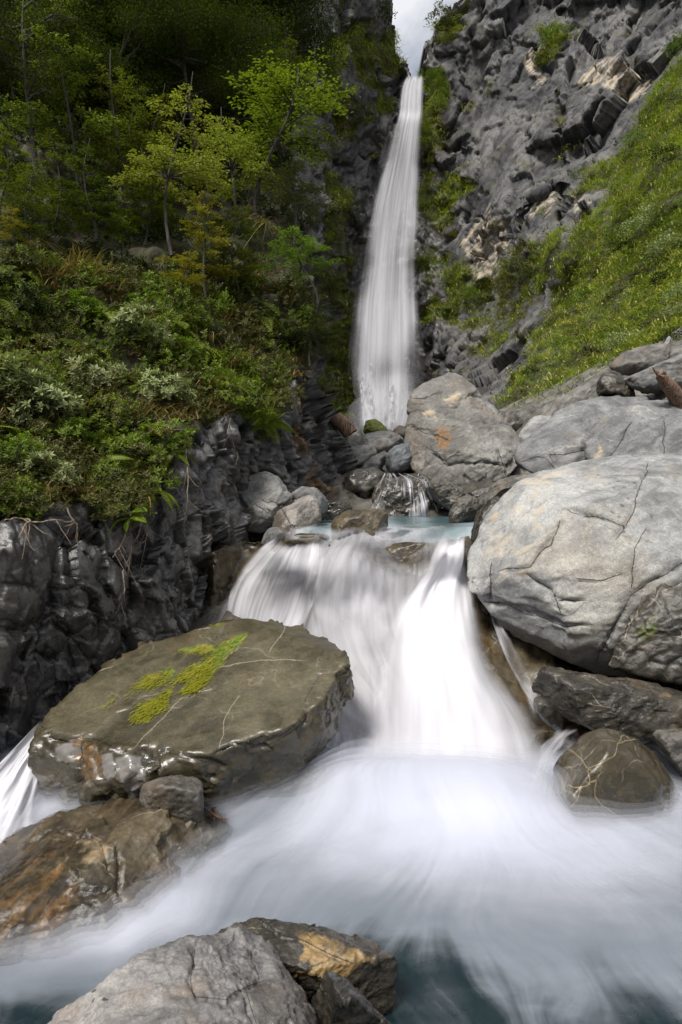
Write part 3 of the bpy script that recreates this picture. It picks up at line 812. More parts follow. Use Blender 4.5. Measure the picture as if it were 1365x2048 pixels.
boulder('brown', 'sloping ochre-brown wet boulder below the flat boulder', [
    (60, 1685, 3.9), (150, 1630, 3.95), (215, 1618, 3.95), (300, 1640, 3.95), (380, 1650, 3.95), (436, 1664, 3.95), (464, 1700, 3.9), (455, 1760, 3.65), (410, 1835, 3.4), (310, 1890, 3.2), (200, 1925, 3.05), (80, 1955, 2.95), (0, 1975, 2.9),
    (-130, 1990, 2.85), (-190, 1830, 3.2), (-120, 1740, 3.6), (250, 1740, 3.4), (120, 1790, 3.2), (-40, 1830, 3.0), (400, 1715, 3.6), (100, 1720, 4.7), (400, 1750, 4.6), (-130, 1850, 4.2), (330, 1950, 3.6), (0, 2090, 2.9), (250, 2020, 3.1)],
    M_BROWN, wetz=WATER_LOW, wet_band=0.5, wet_all=0.25, shape_kw=dict(sub=7, k=24, big=0.10, mid=0.035, fine=0.008, ridge=0.02, rs=(0.9, 0.9, 4.0), dip=-0.75, strat=(0.7, 0.7, 2.4), cracks=[[(232, 1700), (240, 1760), (250, 1840)], [(120, 1660), (200, 1680), (215, 1740)], [(270, 1760), (360, 1745), (440, 1700)]], crack_d=0.03),
    paint={'ochre': [([(-60, 1760), (90, 1690), (170, 1700), (190, 1800), (120, 1890), (-60, 1930)], 0.5, 40, 30)], 'tan': [([(130, 1680), (200, 1660), (210, 1720), (150, 1740)], 0.5, 15, 12), ([(260, 1800), (330, 1780), (300, 1830)], 0.5, 10, 10)]})

boulder('fore', 'dry mauve-grey boulder with dark spots at the bottom edge of the picture', [
    (140, 2070, 2.05), (230, 2005, 2.15), (310, 1950, 2.25), (395, 1885, 2.4), (450, 1860, 2.45), (500, 1853, 2.45), (560, 1888, 2.4), (600, 1935, 2.32), (632, 1985, 2.25), (650, 2070, 2.15), (520, 1975, 2.12), (390, 2010, 1.95), (480, 2100, 1.8), (250, 2150, 1.85), (620, 2180, 1.95),
    (80, 2260, 2.05), (700, 2260, 2.15), (150, 2130, 2.8), (600, 2050, 2.8), (400, 1960, 2.9)],
    M_FORE, wetz=WATER_LOW, wet_band=0.25, shape_kw=dict(sub=7, k=20, big=0.075, mid=0.035, fine=0.016, cracks=[[(390, 1905), (385, 1960), (392, 1990), (455, 2000), (470, 1985), (520, 1965)], [(455, 2000), (490, 1980), (510, 2048)]], crack_w=5, crack_d=0.02),
    paint={'wet': [([(520, 1880), (570, 1895), (660, 2000), (660, 2080), (520, 2080), (515, 1985), (560, 1960)], 0.9, 8, 22)]})  # shaded right side painted darker through wet; this rock is dry there

boulder('ochre', 'dark wet rock with ochre crust behind the mauve-grey boulder', [
    (402, 1850, 2.75), (420, 1826, 2.78), (462, 1808, 2.82), (540, 1818, 2.82), (620, 1852, 2.78), (690, 1882, 2.72), (760, 1905, 2.68), (800, 1930, 2.66), (640, 1950, 2.5), (700, 1990, 2.5), (420, 1900, 2.6), (520, 1900, 2.55), (800, 1990, 2.6), (450, 1900, 3.2), (640, 1920, 3.2), (420, 2080, 2.7), (760, 2080, 2.7)],
    M_DARK, wetz=WATER_LOW, wet_band=0.4, wet_all=0.4, shape_kw=dict(sub=7, k=22, big=0.08, mid=0.05, fine=0.012, cracks=[[(520, 1840), (560, 1870), (600, 1880), (700, 1925)], [(480, 1825), (500, 1870)]], crack_d=0.02),
    paint={'tan': [([(595, 1868), (650, 1865), (690, 1885), (745, 1905), (745, 1925), (690, 1935), (650, 1950), (600, 1950), (595, 1900)], 0.72, 10, 22)]})
boulder('lump', 'low knobbly dark rock at the waterline beside the mauve-grey boulder', shell([(620, 1985), (650, 1960), (680, 1972), (720, 1985), (760, 1992), (785, 2030), (800, 2090), (700, 2130), (620, 2100)], 2.3, 0.2, 0.3), M_DARK, name='rock', cat='rock', wetz=WATER_LOW, wet_all=0.45,
        shape_kw=dict(sub=6, k=14, big=0.12, mid=0.08, fine=0.02))

boulder('big', 'huge pale grey angular boulder with cracks and dark spots', [
    (940, 1182, 6.5), (955, 1055, 6.8), (990, 992, 7.0), (1055, 944, 7.35), (1230, 908, 7.8), (1420, 912, 7.7), (1720, 980, 7.3),
    (1078, 1010, 6.25), (1050, 1135, 5.95), (970, 1210, 6.15), (1290, 985, 6.3), (1245, 1175, 5.62), (1130, 1258, 5.75), (1400, 1120, 5.6), (1640, 1130, 5.7),
    (1003, 1278, 6.35), (1170, 1356, 6.2), (1300, 1382, 6.1), (1640, 1375, 6.1), (1020, 1080, 8.4), (1200, 1000, 9.0), (1600, 1000, 9.0), (1100, 1250, 8.0), (1600, 1280, 8.0)],
    M_PALE, wetz=-2.0, wet_band=0.45, shape_kw=dict(sub=7, k=40, big=0.06, mid=0.022, fine=0.004, ridge=0.008, dip=0.5, cuts=((9, 0.5, 0.14), (26, 0.5, 0.06)), cracks=[
        [(1295, 935), (1275, 990), (1262, 1030), (1235, 1070)], [(1145, 1020), (1170, 1032), (1205, 1035), (1245, 1047)], [(1120, 1045), (1100, 1090), (1082, 1108), (1060, 1132), (1005, 1142)], [(975, 1205), (1020, 1212), (1080, 1235), (1125, 1252), (1170, 1250)],
        [(1060, 1150), (1100, 1175), (1115, 1195), (1150, 1205)], [(1105, 1180), (1118, 1220)], [(1115, 1200), (1160, 1202)], [(1160, 1160), (1200, 1165), (1240, 1150)], [(1290, 1060), (1272, 1100), (1265, 1170)], [(982, 1135), (978, 1200)], [(1365, 1128), (1310, 1155), (1265, 1190), (1230, 1250), (1200, 1310)]], crack_w=3.0, crack_d=0.07),
    paint={'tan': [([(965, 1110), (985, 1030), (1030, 985), (1085, 985), (1090, 1040), (1070, 1100), (1030, 1130), (985, 1180)], 0.42, 30, 30), ([(1040, 960), (1180, 930), (1130, 950), (1060, 990)], 0.5, 14, 10)],
           'ochre': [([(1018, 1140), (1060, 1130), (1055, 1143), (1025, 1148)], 0.55, 6, 10), ([(1280, 1220), (1330, 1200), (1330, 1260), (1290, 1290)], 0.6, 10, 12)],
           'wet': [([(960, 1300), (1040, 1270), (1110, 1275), (1190, 1240), (1260, 1190), (1365, 1140), (1750, 1140), (1750, 1420), (960, 1420)], 0.55, 20, 16)]})  # wet here darkens the undercut and lower right as painted shade
boulder('bigdark', 'dark fractured block tucked under the huge pale boulder', [
    (1285, 1210, 5.62), (1330, 1165, 5.6), (1400, 1140, 5.6), (1560, 1150, 5.6), (1580, 1390, 5.5), (1380, 1380, 5.45), (1250, 1362, 5.55), (1215, 1320, 5.65), (1240, 1255, 5.62), (1320, 1260, 5.4), (1420, 1250, 5.35), (1330, 1340, 5.35), (1300, 1250, 6.5), (1550, 1250, 6.5)],
    M_DARK, wet_all=0.35, shape_kw=dict(sub=6, k=18, big=0.14, mid=0.09, fine=0.015), paint={'moss': [([(1275, 1260), (1310, 1235), (1320, 1270), (1285, 1290)], 0.6, 8, 8)]})
boulder('wedge', 'angular dark slab wedged below the huge pale boulder', [
    (1118, 1342, 5.25), (1093, 1402, 5.15), (1108, 1420, 5.05), (1190, 1432, 5.0), (1270, 1476, 4.95), (1390, 1450, 5.0), (1420, 1400, 5.3), (1335, 1374, 5.45), (1230, 1362, 5.5), (1160, 1360, 5.05), (1140, 1410, 4.98), (1230, 1400, 4.95), (1330, 1410, 5.0), (1120, 1380, 5.9), (1400, 1420, 6.0), (1250, 1470, 5.8)],
    M_DARK, wet_all=0.2, shape_kw=dict(sub=6, k=30, big=0.09, mid=0.06, fine=0.01, freq=0.9), paint={'tan': [([(1300, 1375), (1340, 1380), (1345, 1405), (1310, 1395)], 0.4, 8, 10)]})
boulder('smallr', 'small upright oval stone between cascade and angular slab', shell([(1068, 1400), (1085, 1393), (1108, 1410), (1126, 1445), (1118, 1468), (1098, 1460), (1075, 1430)], 5.05, 0.1, 0.15), M_DARK, name='stone', cat='stone', wet_all=0.6, shape_kw=dict(sub=5, k=10, big=0.06, mid=0.05))
boulder('round', 'round wet brown boulder crossed by pale yellow veins', shell([(1092, 1570), (1103, 1515), (1145, 1470), (1205, 1456), (1262, 1472), (1305, 1515), (1332, 1570), (1345, 1640), (1335, 1720), (1220, 1740), (1110, 1720), (1090, 1640)], 4.6, 0.42, 0.5, sf=0.6), M_VEIN, wetz=WATER_LOW, wet_band=0.3, wet_all=0.3,
        shape_kw=dict(sub=6, k=13, big=0.10, mid=0.03, fine=0.006),
        paint={'vein': [('line', [(1145, 1500), (1160, 1512), (1172, 1534), (1205, 1524), (1230, 1512), (1236, 1488), (1262, 1484)], 4.0, 1.0), ('line', [(1132, 1568), (1150, 1574), (1172, 1570), (1192, 1553), (1204, 1546)], 2.4, 0.9), ('line', [(1192, 1553), (1190, 1590), (1206, 1612), (1226, 1628)], 2.0, 0.8), ('line', [(1130, 1566), (1122, 1590), (1108, 1600)], 1.7, 0.8), ('line', [(1160, 1576), (1156, 1600), (1140, 1618)], 1.7, 0.8), ('line', [(1172, 1536), (1176, 1552)], 1.7, 0.8)]})
boulder('redge', 'grey block right of the round veined boulder at the picture edge', shell([(1303, 1490), (1318, 1452), (1370, 1448), (1440, 1470), (1450, 1560), (1390, 1590), (1340, 1560), (1315, 1530)], 4.75, 0.2, 0.4), M_MIDDARK, wet_all=0.35, shape_kw=dict(sub=6, k=22, big=0.09, mid=0.06))
boulder('pebble', 'tiny yellow-brown stone wedged beside the round veined boulder', shell([(1288, 1505), (1298, 1496), (1312, 1508), (1310, 1522), (1296, 1520)], 4.72, 0.05, 0.05), M_BROWN, name='stone', cat='stone', shape_kw=dict(sub=4, k=10))

# rocks under and around the flat boulder
boulder('propped', 'squarish olive stone propped against the front of the flat boulder', shell([(278, 1605), (285, 1572), (340, 1552), (400, 1555), (408, 1600), (415, 1640), (395, 1660), (330, 1655), (285, 1640)], 4.0, 0.16, 0.2), M_MIDDARK, wet_all=0.45, shape_kw=dict(sub=6, k=20, big=0.07, mid=0.05))
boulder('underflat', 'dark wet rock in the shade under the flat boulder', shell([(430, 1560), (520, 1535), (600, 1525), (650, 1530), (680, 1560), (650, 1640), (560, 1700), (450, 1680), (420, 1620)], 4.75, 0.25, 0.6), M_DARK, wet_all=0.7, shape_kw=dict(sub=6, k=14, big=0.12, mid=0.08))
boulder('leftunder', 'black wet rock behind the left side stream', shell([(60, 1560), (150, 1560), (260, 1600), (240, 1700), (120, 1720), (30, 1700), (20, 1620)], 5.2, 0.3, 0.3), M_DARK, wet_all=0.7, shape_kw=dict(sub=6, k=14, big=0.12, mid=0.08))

# left group at the lip of the upper pool
boulder('q1', 'angular grey boulder leaning against the left bank above the cascade', [(462, 968, 9.9), (500, 955, 10.0), (532, 944, 10.0), (560, 952, 9.9), (586, 985, 9.7), (580, 1018, 9.4), (548, 1052, 9.25), (505, 1070, 9.3), (486, 1040, 9.4), (470, 1000, 9.7), (520, 985, 9.2), (560, 995, 9.2), (500, 1000, 10.6), (570, 1010, 10.5)], M_GREY,
        shape_kw=dict(sub=6, k=28, big=0.07, mid=0.04, cracks=[[(530, 1000), (560, 1010), (575, 1000)], [(515, 1010), (540, 1025)]], crack_w=2.5, crack_d=0.03), paint={'wet': [([(460, 975), (510, 1010), (520, 1080), (470, 1080)], 0.6, 8, 6)]})  # shade on the lower left and underside, painted in through wet
boulder('q1b', 'small rounded grey stone between two boulders at the cascade lip', shell([(552, 1000), (560, 982), (578, 982), (586, 995), (575, 1008), (556, 1012)], 9.1, 0.08, 0.12), M_GREY, name='stone', cat='stone', shape_kw=dict(sub=5, k=9, big=0.05, mid=0.04))
boulder('q2', 'pinkish-grey boulder standing in the upper pool at the lip', [(543, 1045, 9.0), (558, 1018, 9.1), (598, 999, 9.2), (627, 991, 9.2), (640, 1015, 9.1), (643, 1045, 9.0), (620, 1068, 8.8), (570, 1070, 8.75), (545, 1062, 8.85), (600, 1030, 8.7), (625, 1015, 8.85), (560, 1040, 9.7), (630, 1030, 9.8), (600, 1095, 9.0)], rock_mat('pinkish_rock', (0.17, 0.155, 0.14), (0.27, 0.245, 0.22), (0.36, 0.33, 0.295), vein=0.2, spots=0.3, rough=0.7), wetz=WATER_UP, wet_band=0.15,
        shape_kw=dict(sub=6, k=24, big=0.05, mid=0.035, cracks=[[(565, 1020), (580, 1050), (582, 1062)]], crack_w=2.2, crack_d=0.02))
boulder('q3', 'flat grey stone behind the pinkish-grey boulder', shell([(580, 985), (600, 973), (635, 973), (652, 990), (657, 1012), (645, 1028), (600, 1015)], 10.0, 0.2, 0.3), M_GREY, shape_kw=dict(sub=5, k=20, big=0.08, mid=0.05))
boulder('q4', 'low pale stone half under the falling water left of the lip', shell([(522, 1090), (530, 1068), (552, 1055), (575, 1068), (570, 1090), (540, 1105)], 8.75, 0.12, 0.2), M_GREY, name='stone', cat='stone', shape_kw=dict(sub=5, k=16))
boulder('r1', 'olive-brown wet rock breaking the surface of the upper pool', shell([(662, 1062), (672, 1036), (700, 1022), (745, 1018), (775, 1026), (780, 1050), (772, 1078), (720, 1098), (668, 1092)], 8.35, 0.28, 0.35), M_BROWN, wetz=WATER_UP, wet_band=0.1, wet_all=0.25, shape_kw=dict(sub=6, k=12, big=0.05, mid=0.03))
boulder('r2', 'smooth brown rock just under the water at the left lip', shell([(568, 1085), (585, 1068), (640, 1066), (660, 1080), (640, 1100), (590, 1102)], 8.1, 0.12, 0.3), M_BROWN, name='rock', cat='rock', wet_all=0.5, shape_kw=dict(sub=5, k=8, big=0.03, mid=0.02))

boulder('r3', 'brown wet rock showing through the thin water of the cascade top', shell([(768, 1128), (785, 1098), (815, 1084), (858, 1086), (884, 1112), (872, 1150), (820, 1165), (782, 1152)], 7.45, 0.22, 0.35), M_BROWN, wet_all=0.55, shape_kw=dict(sub=6, k=10, big=0.05, mid=0.03))
boulder('r4', 'small dark stone splitting the water at the left lip', shell([(648, 1108), (655, 1086), (676, 1080), (694, 1096), (690, 1118), (662, 1124)], 7.72, 0.12, 0.2), M_BROWN, name='stone', cat='stone', wet_all=0.6, shape_kw=dict(sub=5, k=10))

# mid-stream boulders
boulder('centre', 'tall wedge-shaped grey-brown boulder beside the foot of the waterfall', [
    (905, 739, 15.7), (826, 788, 15.2), (822, 860, 14.9), (808, 884, 14.6), (812, 932, 14.3), (850, 960, 14.0), (935, 980, 13.8), (1010, 958, 13.8), (1056, 905, 14.2), (1048, 882, 14.9),
    (872, 802, 14.7), (866, 862, 14.45), (915, 800, 14.9), (905, 905, 13.75), (990, 905, 13.65), (850, 850, 17.2), (930, 790, 17.6), (1030, 890, 17.0), (900, 950, 16.5)],
    rock_mat('wedge_rock', (0.15, 0.14, 0.125), (0.22, 0.21, 0.19), (0.29, 0.28, 0.26), S=0.55, vein=0.3, spots=0.05, rough=0.75, warm=(0.27, 0.19, 0.11), warm_amt=0.5, strat=0.4),
    shape_kw=dict(sub=7, k=60, big=0.06, mid=0.04, fine=0.005, cuts=((6, 0.4, 0.10), (26, 0.5, 0.06)), cracks=[[(830, 858), (870, 868), (890, 880)], [(860, 900), (900, 930), (960, 925), (1010, 930)], [(830, 795), (875, 790)], [(1000, 905), (1010, 945)]], crack_w=3, crack_d=0.06),
    paint={'ochre': [([(870, 855), (900, 850), (905, 900), (880, 910)], 0.7, 10, 10)], 'tan': [([(880, 800), (915, 780), (930, 800), (905, 820)], 0.6, 8, 8), ([(845, 818), (875, 818), (870, 835), (848, 832)], 0.8, 5, 5)]})
boulder('slab1', 'long blue-grey slab leaning up behind the huge pale boulder', [(1038, 938, 12.2), (1045, 900, 12.6), (1090, 865, 13.0), (1140, 828, 13.5), (1190, 795, 13.9), (1260, 787, 14.1), (1310, 800, 14.1), (1260, 870, 12.3), (1230, 910, 12.0), (1180, 935, 11.9), (1100, 950, 11.9), (1120, 880, 12.3), (1100, 900, 14.5), (1280, 850, 15), (1200, 960, 13)],
        rock_mat('blue_grey_slab', (0.13, 0.132, 0.135), (0.20, 0.203, 0.205), (0.29, 0.29, 0.285), S=0.7, vein=0.3, spots=0.1, rough=0.72, warm=(0.25, 0.21, 0.16), warm_amt=0.4), shape_kw=dict(sub=6, k=26, big=0.06, mid=0.035, fine=0.006, cracks=[[(1250, 830), (1200, 870), (1190, 925)], [(1100, 910), (1150, 905), (1180, 895)], [(1050, 920), (1090, 915), (1110, 935)]], crack_w=2.6, crack_d=0.06))
boulder('slab2', 'broad cracked grey boulder at the right edge under the driftwood', [(1180, 925, 11.6), (1200, 875, 11.9), (1240, 832, 12.4), (1290, 802, 12.8), (1365, 822, 12.7), (1500, 860, 12.2), (1520, 940, 11.3), (1365, 930, 11.25), (1250, 930, 11.35), (1300, 860, 11.6), (1400, 870, 11.5), (1250, 880, 13.5), (1480, 900, 13.5), (1300, 980, 12)],
        BOULDERS['slab1'].data.materials[0], shape_kw=dict(sub=6, k=26, big=0.055, mid=0.035, fine=0.006, cracks=[[(1330, 850), (1328, 920)], [(1260, 850), (1240, 890), (1215, 920)]], crack_w=2.6, crack_d=0.05), paint={'tan': [([(1190, 905), (1205, 885), (1200, 925), (1180, 930)], 0.8, 5, 4)]})
for key, lab, ol, Y, fr, bk, mt, kw in [
    ('m1', 'whitish-grey rough boulder behind the blue-grey slab', [(1025, 870), (1045, 845), (1080, 828), (1110, 828), (1136, 850), (1120, 880), (1070, 905), (1040, 895)], 17.0, 0.6, 0.8, M_QUARTZ, {}),
    ('m2', 'dark brown rock on the slope behind the wedge-shaped boulder', [(1000, 835), (1010, 818), (1035, 822), (1046, 845), (1030, 862), (1005, 858)], 19.0, 0.4, 0.5, M_MIDDARK, {}),
    ('m3', 'small black rock on top of the blue-grey slab', [(1134, 825), (1145, 808), (1165, 812), (1170, 835), (1150, 848), (1136, 845)], 15.5, 0.25, 0.3, M_DARK, {}),
    ('n1', 'black craggy boulder perched under the green slope', [(1188, 765), (1200, 745), (1240, 740), (1260, 765), (1268, 790), (1235, 800), (1205, 792)], 15.4, 0.5, 0.5, M_DARK, {'big': 0.12, 'mid': 0.09}),
    ('o1', 'smooth slate-grey slab with a sloping flat top by the shrubs', [(1244, 748), (1270, 728), (1330, 708), (1400, 700), (1450, 720), (1420, 770), (1330, 790), (1260, 785)], 15.2, 0.5, 0.8, M_GREY, {'flat_top': 0.3}),
    ('o2', 'rough pinkish-grey boulder behind the slate-grey slab', [(1218, 735), (1240, 705), (1275, 692), (1325, 690), (1345, 715), (1300, 750), (1240, 755)], 17.0, 0.5, 0.8, M_MIDDARK, {}),
    ('o3', 'small pale pointed stone on the grass above the boulders', [(1327, 690), (1338, 672), (1346, 680), (1342, 695), (1332, 697)], 19.0, 0.15, 0.2, M_QUARTZ, {}),
    ('o4', 'low grey boulder half buried in grass below the black craggy boulder', [(1165, 815), (1200, 790), (1245, 788), (1240, 810), (1190, 830)], 15.0, 0.3, 0.6, M_GREY, {}),
    ('s1', 'flat pale slab lying left of the stream below the waterfall', [(674, 920), (676, 898), (700, 890), (745, 890), (755, 905), (735, 930), (710, 942), (685, 938)], 15.6, 0.3, 0.8, M_GREY, {'flat_top': 0.2, 'k': 26}),
    ('s2', 'broad sloping grey slab below the mossy stone', [(722, 890), (735, 866), (770, 858), (800, 870), (815, 890), (790, 915), (750, 915)], 17.3, 0.5, 0.9, M_GREY, {'flat_top': 0.3, 'k': 26}),
    ('s3', 'blue-grey faceted boulder in mid stream', [(772, 930), (774, 905), (790, 892), (820, 884), (832, 900), (832, 935), (810, 950), (780, 948)], 14.6, 0.4, 0.6, rock_mat('bluish_rock', (0.11, 0.12, 0.13), (0.16, 0.175, 0.19), (0.22, 0.235, 0.245), S=0.7, vein=0.0, spots=0.0, rough=0.5), {'k': 30, 'big': 0.05, 'mid': 0.02}),
    ('s4', 'triangular grey stone beside the blue-grey faceted boulder', [(716, 940), (740, 918), (772, 910), (776, 935), (760, 948), (725, 950)], 15.0, 0.25, 0.4, M_GREY, {'k': 28}),
    ('s5', 'moss-covered stone at the foot of the waterfall', [(727, 858), (732, 842), (748, 838), (765, 848), (778, 866), (750, 872), (730, 868)], 19.5, 0.4, 0.5, M_MIDDARK, {}),
    ('s6', 'dark brown wet rock left of the small cascade', [(690, 955), (700, 938), (735, 935), (768, 942), (772, 965), (750, 990), (725, 1015), (695, 1010), (685, 980)], 13.6, 0.4, 0.6, M_DARK, {'big': 0.12, 'mid': 0.09}),
    ('s7', 'brown wet rock right of the small cascade', [(852, 965), (870, 955), (905, 965), (935, 985), (940, 1010), (910, 1025), (880, 1010), (860, 990)], 12.6, 0.4, 0.6, M_MIDDARK, {'big': 0.12, 'mid': 0.09}),
    ('s8', 'dark angular rock on the right rim of the upper pool', [(893, 1055), (900, 1020), (920, 995), (950, 990), (965, 1010), (950, 1050), (925, 1078), (898, 1072)], 10.4, 0.35, 0.5, M_MIDDARK, {'big': 0.11, 'mid': 0.08, 'k': 24}),
    ('s9', 'dark brown rock pressed against the huge pale boulder', [(942, 1060), (952, 1025), (985, 995), (1005, 1000), (1000, 1060), (975, 1130), (948, 1130)], 7.9, 0.3, 0.5, M_DARK, {'big': 0.1, 'mid': 0.08}),
    ('s10', 'grey rubbly rock behind the top of the huge pale boulder', [(955, 1000), (985, 970), (1030, 950), (1070, 945), (1090, 965), (1040, 1000), (980, 1020)], 9.2, 0.4, 0.5, M_MIDDARK, {'big': 0.11, 'mid': 0.08}),
    ('s12', 'mossy brown rock at the end of the left bank', [(628, 850), (640, 822), (670, 822), (690, 850), (705, 890), (690, 920), (655, 905), (632, 880)], 16.6, 0.6, 1.0, M_MIDDARK, {'big': 0.12, 'mid': 0.09}),
    ('s13', 'small brown rock at the left foot of the wedge-shaped boulder', [(782, 868), (800, 850), (825, 852), (830, 872), (812, 885), (790, 884)], 18.0, 0.3, 0.4, M_MIDDARK, {'big': 0.12}),
    ('s14', 'dark rubble stone below the wedge-shaped boulder', [(935, 985), (960, 972), (1000, 968), (1015, 985), (985, 1005), (945, 1005)], 12.2, 0.3, 0.4, M_DARK, {'big': 0.12}),
    ('s15', 'dark rock under the toe of the left bank beside the pool', [(630, 1030), (645, 1005), (690, 1000), (705, 1020), (690, 1045), (645, 1048)], 11.0, 0.3, 0.4, M_DARK, {'big': 0.12}),
    ('s16', 'dark step of rock the small cascade runs over', [(745, 985), (770, 950), (830, 948), (870, 965), (885, 1000), (890, 1045), (810, 1060), (735, 1050)], 13.2, 0.5, 0.8, M_DARK, {'big': 0.13, 'mid': 0.09}),
]:
    kk = dict(sub=6 if Y < 13.3 or key == 'o1' else 5, ridge=0.03, k=18, big=0.08, mid=0.055, fine=0.012); kk.update(kw)
    wa = 0.5 if key in ('s6', 's15', 's16') else (0.25 if key in ('s7', 's8', 's9') else 0.0)
    pt = {'moss': [([(722, 830), (785, 830), (785, 872), (722, 872)], 1.2, 4, 4)]} if key == 's5' else None
    boulder(key, lab, shell(ol, Y, fr, bk), mt, name='rock' if min(Y, 99) > 0 and (max(a[0] for a in ol) - min(a[0] for a in ol)) < 60 else 'boulder', cat='rock' if (max(a[0] for a in ol) - min(a[0] for a in ol)) < 60 else 'boulder', wet_all=wa, wetz=WATER_UP if key in ('s8', 's15') else None, shape_kw=kk, paint=pt)

# ------------------------------------------------------------------ water
def fall_mat(name, su, sv, contrast=0.5, col=(0.78, 0.77, 0.81), thin=(0.45, 0.45, 0.48), lo=0.30, hi=0.85, trans=0.25, maxa=1.0, seed=0.0):
    """silky falling water: white threads along the flow, thin water lets the rock behind show"""
    t = NT(name)
    uv = t.n('TexCoord').outputs['UV']
    n1 = t.noise(t.mapping(uv, (0, 0, 0), (su, sv, 1), (seed, seed, 0)), 1.0, 3, 0.5, 0.15)
    n2 = t.noise(t.mapping(uv, (0, 0, 0), (su * 3.7, sv * 1.3, 1), (seed + 3, seed, 0)), 1.0, 3, 0.6, 0.1)
    st = t.math('ADD', t.math('MULTIPLY', t.math('SUBTRACT', n1, 0.5), 1.4), t.math('MULTIPLY', t.math('SUBTRACT', n2, 0.5), 0.8))
    th = t.attr('thick')
    ed = t.attr('edge')
    v = t.math('ADD', th, t.math('MULTIPLY', st, contrast))
    v = t.math('SUBTRACT', v, t.math('MULTIPLY', t.math('SUBTRACT', 1.0, ed), 0.55))
    al = t.math('MULTIPLY', t.ramp(v, lo, hi), t.ramp(ed, 0.0, 0.6))
    al = t.math('MULTIPLY', al, maxa)
    c = t.mix(t.ramp(v, lo, hi + 0.25), (*thin, 1), (*col, 1))
    d = t.n('BsdfDiffuse', {'Color': c})
    tr = t.n('BsdfTranslucent', {'Color': c})
    m = t.n('MixShader', {0: trans, 1: d.outputs[0], 2: tr.outputs[0]})
    tp = t.n('BsdfTransparent')
    a = t.n('MixShader', {0: al, 1: tp.outputs[0], 2: m.outputs[0]})
    return t.surf(a.outputs[0])

def sheet(name, rows, depth, thick, mat, nu=120, nv=160, relief=0.0, relief_s=(3.0, 1.0), off=0.0, soft=0.10, top=0.05, bot=0.05, seed=0, label=None, back=None):
    """a falling sheet between two edge curves given in photograph pixels; depth(px, py) is its distance"""
    r = np.array(rows, float)
    ys = np.linspace(r[0, 0], r[-1, 0], nv)
    L = np.interp(ys, r[:, 0], r[:, 1]); R = np.interp(ys, r[:, 0], r[:, 2])
    ker = np.hanning(15); ker /= ker.sum()
    sm = lambda a: np.convolve(np.pad(a, 7, mode='edge'), ker, 'valid')
    L, R = sm(L), sm(R)
    u = np.linspace(0, 1, nu)
    px = L[:, None] + (R - L)[:, None] * u[None]
    py = np.repeat(ys[:, None], nu, 1)
    Y = depth(px, py) + off
    g = P(px, py, Y)
    W = np.linalg.norm(g[nv // 2, -1] - g[nv // 2, 0])
    v = np.concatenate([[0], np.cumsum(np.linalg.norm(np.diff(g[:, nu // 2], axis=0), axis=1))])
    U = np.repeat(u[None] * W, nv, 0); V = np.repeat(v[:, None], nu, 1)
    if relief:
        q = np.stack([U.ravel() * relief_s[0] / W * 3, V.ravel() * relief_s[1] / v[-1] * 3, 0 * U.ravel() + seed], -1)
        d = fbm(q, 3, 90 + seed)
        n = grid_normals(g); n = np.where((n * g).sum(-1, keepdims=True) > 0, -n, n)
        g = g + n * (relief * d).reshape(nv, nu, 1)
    T = thick(px, py)
    jit = 0.35 * fbm(np.stack([V.ravel() / v[-1] * 9, 0 * V.ravel() + seed, 0 * V.ravel()], -1), 3, 95).reshape(nv, nu)
    sw = soft * (1 + jit)
    w = (py - r[0, 0]) / (r[-1, 0] - r[0, 0])
    E = sstep(0, 1, np.clip(u[None] / sw, 0, 1)) * sstep(0, 1, np.clip((1 - u[None]) / sw, 0, 1)) * sstep(0, top, w) * sstep(0, bot, 1 - w)
    me = mesh_np(name, g.reshape(-1, 3), grid_faces(nv, nu), {'thick': T.ravel(), 'edge': E.ravel()}, np.stack([U.ravel(), V.ravel()], -1))
    o = obj(name, me, mat)
    tag(o, label, 'water' if label else None, kind='structure')
    return o, g

def blobs(base, lst):
    def f(px, py):
        t = np.full(px.shape, float(base))
        for x, y, rx, ry, a in lst:
            t = t + a * np.exp(-((px - x) / rx) ** 2 - ((py - y) / ry) ** 2)
        return t
    return f

# --- main cascade and the rock step beneath it
CAS = Rbf([(420, 1050, 9.3), (560, 1048, 9.45), (700, 1048, 9.45), (900, 1048, 9.45), (1000, 1050, 9.3), (560, 1066, 8.1), (700, 1064, 8.1), (900, 1062, 8.0), (500, 1110, 8.0), (450, 1230, 7.5), (600, 1200, 7.0), (760, 1200, 6.6), (900, 1150, 7.0), (900, 1300, 6.0), (700, 1400, 5.75),
           (860, 1450, 5.35), (1000, 1400, 5.65), (1070, 1480, 5.3), (700, 1500, 5.3), (700, 1570, 4.92), (860, 1590, 4.68), (1000, 1590, 4.7), (1100, 1600, 4.62), (640, 1640, 4.37), (860, 1690, 4.08), (1080, 1690, 4.08), (600, 1690, 4.05), (430, 1320, 7.2), (1000, 1250, 6.6), (430, 1600, 4.75)], c=40)
CAS_R = CAS
def CAS(px, py):
    # water leaves the flat upper pool, then drops over the step
    sl = (1024.0 - py) / F
    pl = (WATER_UP + 0.015) * (_cp - _sp * sl) / np.minimum(_sp + _cp * sl, -0.02)
    lip = 8.0 + 0.45 * np.sin(px / 41.0 + 0.6) + 0.3 * np.sin(px / 19.0 + 1.0)
    return np.minimum(np.maximum(pl, lip), CAS_R(px, py))
CROWS = [(1046, 565, 905), (1070, 548, 930), (1085, 528, 945), (1110, 498, 950), (1150, 466, 955), (1200, 440, 962), (1260, 424, 985), (1330, 430, 1025), (1400, 470, 1080), (1460, 540, 1108), (1520, 590, 1118), (1600, 560, 1135), (1690, 500, 1160)]
